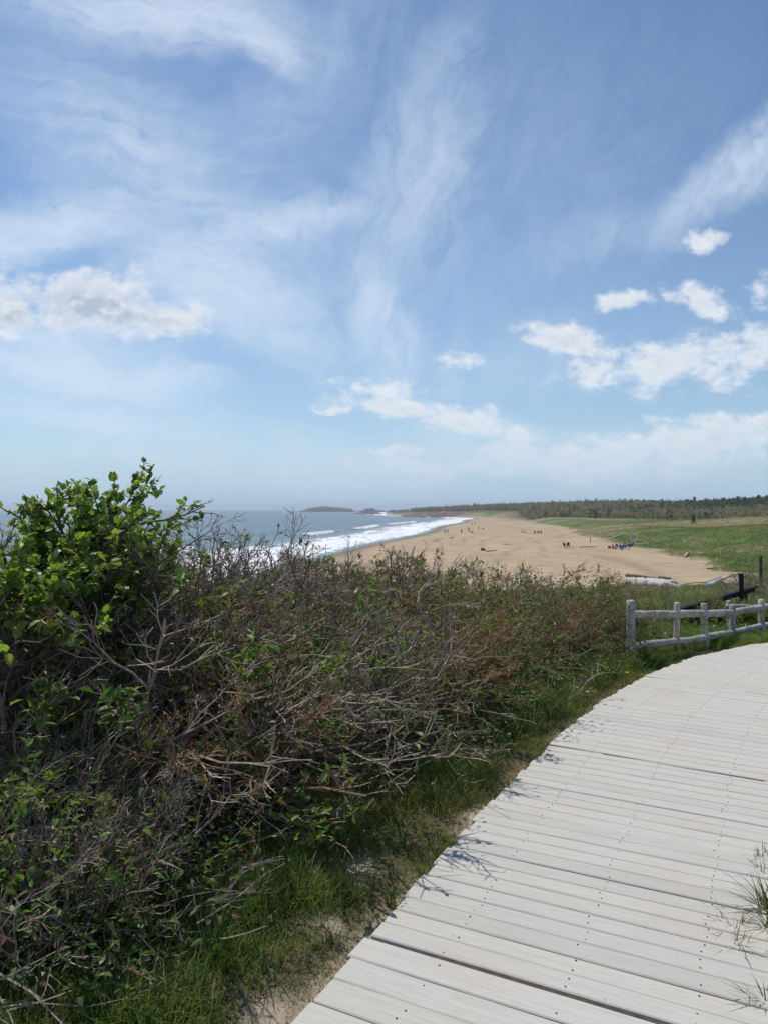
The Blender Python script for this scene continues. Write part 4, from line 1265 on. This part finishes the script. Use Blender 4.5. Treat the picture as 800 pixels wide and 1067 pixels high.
# ------------------------------------------------------------------ driftwood
def drift(px0, py0, px1, py1, r0, r1, label, mat=None, lift=(0, 0), seed=1, d=None, bend=.0, name='driftwood_log'):
    A = at(px0, py0, 14); B = at(px1, py1, 14)
    if d is not None:
        A = np.array([(px0 - 400) / FPX * d, d, 0]); A[2] = ground_z(A[0], A[1]); B = np.array([(px1 - 400) / FPX * d * 1.02, d * 1.02, 0]); B[2] = ground_z(B[0], B[1])
    A = A + np.array([0, 0, r0 * .75 + lift[0]]); B = B + np.array([0, 0, r1 * .75 + lift[1]])
    mid = (A + B) / 2 + np.array([0, 0, bend])
    V, F = log_mesh(np.array([A, mid, B]) - A, [r0, (r0 + r1) / 2 * 1.02, r1], 14, .24, seed)
    o = MB().add(V, F).build(name, mat or M_DRIFT, smooth=True, loc=tuple(A))
    return tag(o, label, 'driftwood')
drift(655, 613, 701, 617, .47, .33, 'big bleached log lying on the dune edge above the log fence', lift=(.2, .2), seed=2)
_a = at(655, 613, 14); _b = at(701, 617, 14)
def on_log(f, r, side=0.0):      # a point resting on the big log's back, f along it
    q = _a + (_b - _a) * f
    return q + np.array([0, side, .2 + (.47 * (1 - f) + .33 * f) * 1.70 + r * .7])
for f0, f1, r0, r1, s0, lab, sd in ((-.06, .66, .15, .07, .10, 'dark broken limb resting on the big bleached log', 3), (.74, .95, .11, .09, -.05, 'dark stub lying across the right end of the big log', 14)):
    P0 = on_log(f0, r0, s0); P1 = on_log(f1, r1, -s0)
    V, F = log_mesh(np.array([P0, (P0 + P1) / 2 + np.array([0, 0, .03]), P1]) - P0, [r0, (r0 + r1) / 2, r1], 12, .24, sd)
    tag(MB().add(V, F).build('driftwood_log', M_DRIFTDARK, smooth=True, loc=tuple(P0)), lab, 'driftwood')
drift(693, 620, 706, 617, .30, .26, 'short stubby log with dark hollow end beside the big bleached log', M_DRIFT, seed=4)
drift(705, 611, 734, 607, .07, .05, 'thin pale pole lying in the green dune grass', seed=5, bend=.1)
drift(737, 614, 750, 606, .26, .22, 'short fat pale log in the dune grass left of the dark post', seed=6)
drift(734, 608, 750, 602, .11, .09, 'pale pole lying behind the short fat log', seed=7)
drift(750, 605, 772, 597, .10, .08, 'knobbly pale branch pointing at the top of the dark post', seed=8, bend=.1)
drift(736, 593, 747, 592, .07, .05, 'thin dark stick on the sand near the dune corner', M_DRIFTDARK, seed=9)
drift(712.5, 581, 719, 577.5, .16, .10, 'grey driftwood lump where the sand meets the green dune', seed=10, bend=.3)
drift(634, 563, 648, 558, .16, .12, 'pale pole lying in the grass behind the beach group', seed=11, bend=.2)
drift(662, 568, 676, 566.5, .16, .14, 'pale log lying to the right of the beach group', seed=12)
drift(604, 570.5, 621, 570, .10, .07, 'long dark stick lying on the sand left of the beach group', M_DRIFTDARK, seed=13)
drift(506, 575, 517, 573.6, .09, .07, 'long thin dark branch on the middle of the sand', M_DRIFTDARK, seed=15)
drift(501.8, 573.6, 504.5, 573.8, .36, .22, 'dark lump of root at the end of the long branch on the sand', M_DRIFTDARK, seed=16, name='driftwood_root')
drift(468.5, 561, 472, 561, .2, .14, 'short dark log low on the sand near the water', M_DRIFTDARK, seed=17)
drift(543, 554.5, 548, 555, .16, .12, 'brown driftwood left of the seated pair far up the beach', M_DRIFTDARK, seed=18)
drift(524, 567.5, 532, 567.2, .07, .05, 'thin stick on the bare middle of the sand', M_DRIFTDARK, seed=19)

def standing_pole(px, py, ytop, r, label, mat, lean=0.):
    q = at(px, py, 14)
    h = (py - ytop) / FPX * q[1]
    V, F = log_mesh([[0, 0, -.3], [lean * .4, 0, h * .5], [lean, 0, h]], [r, r * .9, r * .75], 9, .1, int(px))
    o = MB().add(V, F).build('driftwood_pole', mat, smooth=True, loc=tuple(q))
    tag(o, label, 'pole')
standing_pole(657.3, 568, 554.5, .14, 'tallest upright driftwood pole behind the beach group', M_DRIFT)
standing_pole(660.5, 568, 559, .14, 'leaning pale driftwood pole at the right of the beach group', M_DRIFT, .7)
standing_pole(614.5, 566, 559.8, .07, 'thin stick stuck upright in the sand by the dune edge', M_DRIFTDARK)

# ------------------------------------------------------------------ small signs in the dune grass
M_SIGN = mat_plain('pale_sign_board', (.80, .81, .76), .6, 20, .1)
M_SIGN2 = mat_plain('greenish_sign_board', (.36, .45, .30), .6, 20, .1)
def sign(px, py, size, mat, label, tilt=0.1):
    q = at(px, py + 2.2, 14)
    root = empty('dune_sign', tuple(q))
    tag(root, label, 'sign')
    V, F = box((0, 0, .55), (.07, .05, 1.2)); MB().add(V, [F]).build('post', M_DRIFT, root)
    V, F = box((0, -.05, .95), (size, .03, size), 0, tilt); o = MB().add(V, [F]).build('board', mat, root)
    b = o.modifiers.new('edge', 'BEVEL'); b.width = .012; b.segments = 2
sign(713, 567.5, .50, M_SIGN, 'small white square sign standing high in the green dune grass')
sign(722, 576, .55, M_SIGN2, 'greenish square sign nearer the sand than the white one')
q = at(731, 578, 14)
V, F = log_mesh([[-.55, 0, .12], [0, .05, .22], [.6, 0, .14]], [.13, .15, .12], 10, .1, 41)
tag(MB().add(V, F).build('driftwood_log', M_DRIFT, smooth=True, loc=tuple(q)), 'short white log in the grass right of the greenish sign', 'driftwood')

# ------------------------------------------------------------------ people on the beach
M_SKIN = mat_plain('skin', (.42, .25, .17), .6, 20, .08)
M_HAIR = mat_plain('dark_hair', (.03, .02, .016), .7, 60, .3)
CL = {}
def cloth(c):
    if c not in CL:
        CL[c] = mat_plain('cloth_' + c, {'black': (.02, .02, .022), 'navy': (.03, .045, .11), 'red': (.42, .05, .05), 'white': (.72, .72, .70), 'blue': (.10, .20, .40), 'grey': (.16, .16, .17), 'teal': (.08, .28, .30), 'pink': (.55, .22, .24)}[c], .85, 30, .15)
    return CL[c]
def skin_mesh(name, verts, edges, radii, mat, parent, sub=1, root=0):
    me = bpy.data.meshes.new(name)
    me.from_pydata([tuple(v) for v in verts], edges, [])
    o = bpy.data.objects.new(name, me); COL.objects.link(o); o.parent = parent
    md = o.modifiers.new('skin', 'SKIN'); md.use_smooth_shade = True
    sv = me.skin_vertices[0].data if me.skin_vertices else None
    if sv is None:
        import bmesh
        bm = bmesh.new(); bm.from_mesh(me); bm.verts.layers.skin.verify(); bm.to_mesh(me); bm.free()
        sv = me.skin_vertices[0].data
    for i, r in enumerate(radii):
        sv[i].radius = r if isinstance(r, tuple) else (r, r)
        sv[i].use_root = i == root
    ss = o.modifiers.new('sub', 'SUBSURF'); ss.levels = sub; ss.render_levels = sub
    me.materials.append(mat)
    return o
def person(loc, rz, pose, top, bottom, label, group, h=1.7):
    root = empty('person', tuple(loc), rz, h / 1.7)
    tag(root, label, 'person', group)
    V = [(0, 0, .93), (0, -.01, 1.15), (0, -.01, 1.36), (0, 0, 1.47), (0, -.02, 1.57), (0, -.02, 1.66)]
    E = [(0, 1), (1, 2), (2, 3), (3, 4), (4, 5)]
    Rr = [(.15, .11), (.13, .10), (.15, .10), (.055, .055), (.085, .10), (.07, .085)]
    def chain(start, pts, rad):
        p = start
        for q, r in zip(pts, rad):
            V.append(q); Rr.append(r); E.append((p, len(V) - 1)); p = len(V) - 1
    if pose == 'sit':
        dz = -.72
        V = [(x, y, z + dz) for x, y, z in V]
        for s in (-1, 1):
            chain(2, [(.19 * s, 0, 1.39 + dz), (.24 * s, -.06, 1.14 + dz), (.20 * s, -.26, 1.0 + dz), (.19 * s, -.33, .98 + dz)], [.06, .045, .036, .04])
            chain(0, [(.10 * s, -.05, .90 + dz), (.13 * s, -.40, .52), (.13 * s, -.62, .09), (.13 * s, -.76, .05)], [.10, .07, .045, .04])
    else:
        st = .22 if pose == 'walk' else .05
        for s in (-1, 1):
            chain(2, [(.19 * s, 0, 1.39), (.24 * s, .07 * s * (st > .1), 1.12), (.25 * s, (-.05 - .1 * s * (st > .1)), .90), (.25 * s, -.08 - .1 * s * (st > .1), .80)], [.06, .045, .036, .04])
            chain(0, [(.10 * s, 0, .88), (.11 * s, -st * s * .55 - .02, .49), (.11 * s, -st * s, .09), (.11 * s, -st * s - .14, .05)], [.095, .068, .045, .04])
    skin_mesh('body', V, E, Rr, M_SKIN, root)
    # shirt: trunk and upper arms; trousers: hips and thighs
    b = 6
    sv = [V[0], V[1], V[2], V[b], V[b + 1], V[b + 8], V[b + 9]]
    skin_mesh('shirt', sv, [(0, 1), (1, 2), (2, 3), (3, 4), (2, 5), (5, 6)], [(.165, .125), (.15, .12), (.17, .12), .078, .065, .078, .065], cloth(top), root)
    tv = [V[0], V[b + 4], V[b + 5], V[b + 12], V[b + 13]]
    full = bottom in ('black', 'navy', 'grey')
    if full: tv += [V[b + 6], V[b + 14]]
    skin_mesh('trousers', tv, [(0, 1), (1, 2), (0, 3), (3, 4)] + ([(2, 5), (4, 6)] if full else []), [(.17, .13), .115, .088, .115, .088] + ([.062, .062] if full else []), cloth(bottom), root)
    hz = V[5][2]
    skin_mesh('hair', [(0, .0, hz - .07), (0, .01, hz), (0, .045, hz - .03), (0, .06, hz - .10)], [(0, 1), (1, 2), (2, 3)], [.075, .09, .085, .06], M_HAIR, root)
    return root
def beach(px, py):
    q = at(px, py, 14)
    return (q[0], q[1], q[2] + .0)
GP = 'people on the beach'
person(beach(463.3, 556.5), 2.6, 'walk', 'grey', 'grey', 'person in grey walking on the wet sand, left of a companion', GP)
person(beach(466, 556.0), 2.4, 'walk', 'teal', 'grey', 'person in a dull green top walking right of the one in grey', GP)
person(beach(480.5, 555.6), .5, 'stand', 'black', 'black', 'person in black standing alone left of the group near the water', GP)
person(beach(488.2, 554.6), -.6, 'stand', 'black', 'navy', 'person in black top standing left in the group near the water', GP)
person(beach(490.8, 555.4), 1.0, 'sit', 'navy', 'black', 'person in dark clothes sitting on the sand beside the standing group', GP)
person(beach(498.3, 552.2), 2.0, 'stand', 'black', 'black', 'person in black standing farther up the beach by the group', GP)
person(beach(502.5, 551.6), 2.0, 'sit', 'grey', 'black', 'person in grey seated right of the farther standing one', GP)
person(beach(491.5, 547.6), 2.2, 'walk', 'grey', 'navy', 'person walking at the far waterline', GP)
person(beach(494, 546.2), 2.2, 'walk', 'navy', 'grey', 'person in navy at the far waterline, farther than the other', GP)
person(beach(560, 555.6), .4, 'sit', 'red', 'navy', 'person in red top seated far up the sand below the green dune', GP)
person(beach(563.3, 555.6), -.4, 'sit', 'black', 'black', 'person in black seated right of the one in red', GP)
person(beach(556.3, 555.8), .9, 'sit', 'grey', 'grey', 'person in grey reclining left of the one in red', GP)
# the colourful group by the dune
GG = 'group of people by the driftwood poles'
person(beach(645.5, 571.5), .3, 'sit', 'navy', 'navy', 'person in navy sitting at the left of the beach group', GG)
person(beach(648.8, 571.3), -.2, 'sit', 'white', 'navy', 'person in white top sitting second in the beach group', GG)
person(beach(652, 571.2), .2, 'sit', 'blue', 'grey', 'person in blue top sitting in the middle of the beach group', GG)
person(beach(655, 570.6), .0, 'sit', 'black', 'black', 'person in black sitting right of the blue top in the beach group', GG)
person(beach(650.3, 569.5), .1, 'sit', 'grey', 'navy', 'person in grey sitting behind the white top in the beach group', GG)
person(beach(638, 572), .6, 'sit', 'red', 'red', 'person all in red sitting left of the beach group', GG)
person(beach(658.6, 569.5), -.5, 'sit', 'teal', 'navy', 'person in teal top sitting at the right end of the beach group', GG)
def beach_chair(loc, rz, col, label, group):
    root = empty('beach_chair', tuple(loc), rz); tag(root, label, 'chair', group)
    mb = MB()
    for s in (-.27, .27):
        P = np.array([[[s, -.28, 0], [s, -.24, .32], [s, .22, .36]], [[s, .30, 0], [s, .0, .34], [s, -.05, .36]], [[s, .14, .30], [s, .30, .62], [s, .42, .92]]])
        v, f = tubes(P, np.full((3, 3), .014), 6, True); mb.add(v, f)
    for p in ([-.27, -.24, .30], [-.27, .20, .33], [-.27, .42, .92]):
        v, f = tubes(np.array([[p, [.27, p[1], p[2]]]]), np.full((1, 2), .013), 6, True); mb.add(v, f)
    mb.build('frame', mat_plain('chair_tube', (.35, .35, .36), .4, 20, .1, .6), root)
    def sheet(nm, a, b):
        t = np.linspace(0, 1, 7); w = np.array([-.255, .255])
        c = np.array(a)[None] * (1 - t)[:, None] + np.array(b)[None] * t[:, None]; c[:, 2] -= .05 * np.sin(PI * t)
        V = np.stack([np.stack([np.full(7, x), c[:, 1], c[:, 2]], 1) for x in w], 1).reshape(-1, 3)
        i = np.arange(6) * 2; F = np.stack([i, i + 1, i + 3, i + 2], 1)
        o = MB().add(V, [F]).build(nm, cloth(col), root, True)
        sd = o.modifiers.new('thick', 'SOLIDIFY'); sd.thickness = .008
    sheet('seat', (0, -.24, .33), (0, .20, .36)); sheet('backrest', (0, .16, .36), (0, .42, .92))
beach_chair(beach(588.4, 570.6), .5, 'black', 'black folding chair alone on the open sand', 'dark chairs on the open sand')
beach_chair(beach(591.4, 570.2), -.3, 'black', 'black folding chair to the right of its twin on the open sand', 'dark chairs on the open sand')
beach_chair(beach(643, 571.8), .3, 'blue', 'blue folding chair between the red person and the beach group', GG)
def bag(loc, s, col, label):
    root = empty('beach_bag', tuple(loc), random.uniform(-.5, .5)); tag(root, label, 'bag')
    t = np.linspace(0, 1, 7); th = np.arange(12) * 2 * PI / 12
    prof = np.interp(t, [0, .08, .5, .9, 1], [.5, .92, 1, .8, .7])
    V = np.stack([np.stack([s * .5 * p * np.cos(th), s * .3 * p * np.sin(th), np.full(12, s * .7 * q - .01)], 1) for p, q in zip(prof, t)])
    idx = np.arange(7 * 12).reshape(7, 12)
    F = np.stack([idx[:-1], np.roll(idx[:-1], -1, 1), np.roll(idx[1:], -1, 1), idx[1:]], -1).reshape(-1, 4)
    MB().add(V.reshape(-1, 3), [F, idx[0, ::-1].reshape(1, -1), idx[-1].reshape(1, -1)]).build('sack', cloth(col), root, True)
    a = np.linspace(0, PI, 9)
    P = np.stack([s * .28 * np.cos(a), np.zeros(9), s * .68 + s * .3 * np.sin(a)], 1)
    v, f = tubes(P[None], np.full((1, 9), s * .03), 6); MB().add(v, f).build('handle', cloth(col), root, True)
bag(beach(634.5, 571.6), .7, 'red', 'red beach bag farthest left by the beach group')
bag(beach(641, 572.4), .6, 'pink', 'pink beach bag beside the person in red')
bag(beach(647, 573), .6, 'teal', 'teal beach bag in front of the beach group')
bag(beach(654, 572.5), .55, 'white', 'white beach bag in front of the beach group')

# ------------------------------------------------------------------ sky, sun, air
SUN_EL, SUN_AZ = R(65), R(-46)           # azimuth measured from +Y towards +X
world = bpy.data.worlds.new('World'); SC.world = world; world.use_nodes = True
t = NT(world.node_tree); t.n.clear()
BG = .10
def sky_world():
    out = t.node('ShaderNodeOutputWorld'); bg = t.node('ShaderNodeBackground'); bg.inputs['Strength'].default_value = BG
    t.l.new(bg.outputs[0], out.inputs['Surface'])
    sky = t.node('ShaderNodeTexSky', sky_type='NISHITA')
    sky.sun_disc = False; sky.sun_elevation = SUN_EL; sky.sun_rotation = SUN_AZ % (2 * PI)
    sky.air_density = 1.0; sky.dust_density = .25; sky.ozone_density = 2.2
    d = t.node('ShaderNodeTexCoord').outputs['Generated']
    sp = t.node('ShaderNodeSeparateXYZ'); t.l.new(d, sp.inputs[0])
    y = t.math('MAXIMUM', t.math('ABSOLUTE', sp.outputs[1]), .06)
    a = t.math('DIVIDE', sp.outputs[0], y); b = t.math('DIVIDE', sp.outputs[2], y)
    cb = t.node('ShaderNodeCombineXYZ'); t.l.new(a, cb.inputs[0]); t.l.new(b, cb.inputs[1])
    P = cb.outputs[0]
    def blobs(Q, lst, op='ADD', inner=0.0):
        tot = None
        for px, py, hl, hw, ang, amp in lst:
            m = t.mapping(Q, ((px - 400) / FPX, (530.8 - py) / FPX, 0), (0, 0, R(ang)), (hl / FPX, hw / FPX, 1), 'TEXTURE')
            r = t.vmath('LENGTH', m, out=1)
            g = t.ramp(r, 1.0, inner, 0, amp)
            tot = g if tot is None else t.math(op, tot, g)
        return tot
    # high wisps
    wn = t.noise(P, 2.6, 5, .62, out='Color')
    Pw = t.vmath('ADD', P, t.vmath('SCALE', t.vmath('SUBTRACT', wn, (.5, .5, .5)), c=.20))
    ci = blobs(Pw, [(140, 2, 235, 70, -6, 1.0), (262, 42, 80, 36, -28, .75), (40, 245, 150, 46, 4, .95), (300, 246, 120, 26, 12, .7), (150, 190, 300, 120, -38, .52), (60, 395, 260, 70, -10, .35),
                    (240, 318, 160, 62, -24, .85), (80, 350, 170, 50, -6, .7), (90, 384, 190, 32, -10, .75), (190, 392, 90, 16, -12, .5), (100, 432, 210, 28, -4, .55),
                    (393, 335, 100, 50, 108, .75), (440, 190, 230, 80, 76, .42), (330, 60, 240, 80, 50, .16), (765, 185, 130, 50, 44, .85), (640, 250, 160, 40, 20, .2),
                    (500, 470, 420, 44, 0, .42), (120, 470, 300, 40, 0, .25), (500, 380, 200, 60, 10, .18), (420, 190, 520, 330, 0, .13)])
    fib = t.noise(t.mapping(Pw, rot=(0, 0, R(-7)), sc=(1 / 4., 1 / 21., 1), typ='TEXTURE'), 1.0, 8, .66, 1.3)
    fib2 = t.noise(t.mapping(Pw, rot=(0, 0, R(70)), sc=(1 / 5., 1 / 17., 1), typ='TEXTURE'), 1.0, 7, .64, .9)
    thin = t.noise(t.mapping(Pw, rot=(0, 0, R(-9)), sc=(1 / 2.5, 1 / 44., 1), typ='TEXTURE'), 1.0, 6, .6, .5)
    tex = t.noise(Pw, 22., 7, .68, .4)
    right = t.ramp(a, -.16, -.02)
    fi = t.mix(right, t.math('ADD', t.math('MULTIPLY', fib, .55), t.math('MULTIPLY', thin, .45)), fib2)
    fi = t.math('ADD', t.math('MULTIPLY', fi, .66), t.math('MULTIPLY', tex, .34))
    cir = t.math('MULTIPLY', ci, t.ramp(fi, .34, .68, .22, 2.1, False))
    cir = t.math('SUBTRACT', 1.0, t.math('EXPONENT', t.math('MULTIPLY', cir, -1.25)))
    # fair-weather heaps
    hn = t.noise(P, 9., 4, .55, out='Color')
    Ph = t.vmath('ADD', P, t.vmath('SCALE', t.vmath('SUBTRACT', hn, (.5, .5, .5)), c=.06))
    heaps = [(8, 312, 90, 56, 0, 1.45), (95, 316, 135, 50, 0, 1.5), (168, 325, 85, 36, -8, 1.35), (735, 252, 46, 19, 12, .85), (645, 318, 60, 23, 8, .95), (588, 353, 82, 27, -16, 1.0),
             (728, 312, 62, 28, -14, .95), (795, 302, 44, 32, 18, 1.0), (720, 380, 175, 52, 6, 1.15), (640, 388, 110, 26, 4, 1.0), (785, 362, 70, 56, 10, 1.05), (470, 375, 50, 16, 0, .85),
             (395, 404, 100, 22, -3, .95), (425, 428, 140, 28, -9, 1.05), (490, 442, 125, 26, -7, .98), (545, 454, 80, 18, -5, .9), (545, 391, 60, 13, -5, .85), (420, 470, 120, 12, 0, .8), (690, 440, 60, 10, 0, .7), (625, 476, 260, 36, 3, 1.2), (560, 487, 190, 22, 0, 1.15),
             (730, 464, 210, 46, 4, 1.2), (470, 484, 210, 22, 0, 1.0), (795, 440, 60, 16, 10, .85), (350, 428, 46, 12, 0, .75)]
    hm = blobs(Ph, heaps, 'MAXIMUM', -.1)
    def puff(Q):
        n = t.noise(t.mapping(Q, sc=(1, 1.5, 1)), 13., 10, .64, .15)
        n3 = t.noise(t.mapping(Q, sc=(1, 1.3, 1)), 38., 6, .6)
        n = t.math('ADD', t.math('MULTIPLY', n, .7), t.math('MULTIPLY', n3, .3))
        return t.math('ADD', t.math('SUBTRACT', hm, .12), t.math('MULTIPLY', t.math('SUBTRACT', n, .5), 4.4)), n
    dv, n1 = puff(P)
    _, n2 = puff(t.vmath('ADD', P, (-.005, .011, 0)))
    dens = t.math('MULTIPLY', t.ramp(dv, .0, 1.0), t.ramp(hm, .03, .34))
    lit = t.ramp(t.math('SUBTRACT', n1, n2), -.10, .10, 0, 1, False)
    core = t.ramp(dv, .55, 1.25)
    big = blobs(P, [(85, 312, 190, 60, 0, 1.0)])
    low = t.ramp(b, (530.8 - 292) / FPX, (530.8 - 340) / FPX, .15, 1.0)
    shade = t.math('ADD', t.math('MULTIPLY', core, .60), t.math('MULTIPLY', t.math('MULTIPLY', big, low), t.math('MULTIPLY', t.ramp(dv, .25, .75), .95)))
    shade = t.math('MULTIPLY', shade, t.math('SUBTRACT', 1.25, lit), clamp=True)
    k = 1.0 / BG
    cc = t.mix(shade, (.84 * k, .88 * k, .93 * k), (.47 * k, .55 * k, .66 * k))
    far = t.ramp(b, .02, .15)                      # low ones sit behind more air
    cc = t.mix(far, (.62 * k, .72 * k, .84 * k), cc)
    dens = t.math('MULTIPLY', dens, t.ramp(b, .012, .11, .62, .95))
    col = t.vmath('MULTIPLY', sky.outputs[0], SKYTINT)
    # pale air low down
    lowair = t.math('ADD', t.ramp(b, .42, -.02, 0, .45), t.ramp(b, .13, -.01, 0, .50))
    col = t.mix(lowair, col, (.44 * k, .61 * k, .80 * k))
    col = t.mix(t.math('MULTIPLY', cir, .92), col, (.68 * k, .79 * k, .93 * k))
    col = t.mix(dens, col, cc)
    t.l.new(col, bg.inputs['Color'])
SKYTINT = (1.0, 1.10, 1.17)
sky_world()
sl = bpy.data.lights.new('sun', 'SUN'); sl.energy = 3.6; sl.angle = R(.53); sl.color = (1.0, .955, .89)
so = bpy.data.objects.new('sun', sl); COL.objects.link(so)
sd = Vector((math.sin(SUN_AZ) * math.cos(SUN_EL), math.cos(SUN_AZ) * math.cos(SUN_EL), math.sin(SUN_EL)))
so.rotation_euler = sd.to_track_quat('Z', 'Y').to_euler()
so.location = (0, 0, 60)

HAZE = 0.00017
if HAZE > 0:
    hm_ = bpy.data.materials.new('sea_air'); hm_.use_nodes = True
    h = NT(hm_.node_tree); h.n.clear()
    ho = h.node('ShaderNodeOutputMaterial'); pv = h.node('ShaderNodeVolumePrincipled')
    pv.inputs['Color'].default_value = (.83, .92, 1.0, 1); pv.inputs['Density'].default_value = HAZE; pv.inputs['Anisotropy'].default_value = .2
    h.l.new(pv.outputs[0], ho.inputs['Volume'])
    V, F = box((0, 0, 15), (19000, 19000, 62))
    o = MB().add(V, [F]).build('haze', hm_)
    tag(o, kind='stuff')

cam = bpy.data.cameras.new('camera'); co = bpy.data.objects.new('camera', cam); COL.objects.link(co)
cam.sensor_fit = 'VERTICAL'; cam.sensor_height = 36.0; cam.lens = 36.0 * FPX / 1067.0
cam.shift_y = -2.7 / 1067.0
cam.clip_start = .05; cam.clip_end = 30000
co.location = (0, 0, EYE); co.rotation_euler = (R(90), 0, 0)
SC.camera = co
SC.view_settings.view_transform = 'Standard'; SC.view_settings.look = 'None'
SC.view_settings.gamma = 1.0; SC.view_settings.exposure = 0.0; SC.view_settings.use_curve_mapping = False
SC.cycles.max_bounces = 8; SC.cycles.diffuse_bounces = 3; SC.cycles.transmission_bounces = 4; SC.cycles.volume_bounces = 0
SC.cycles.use_denoising = True
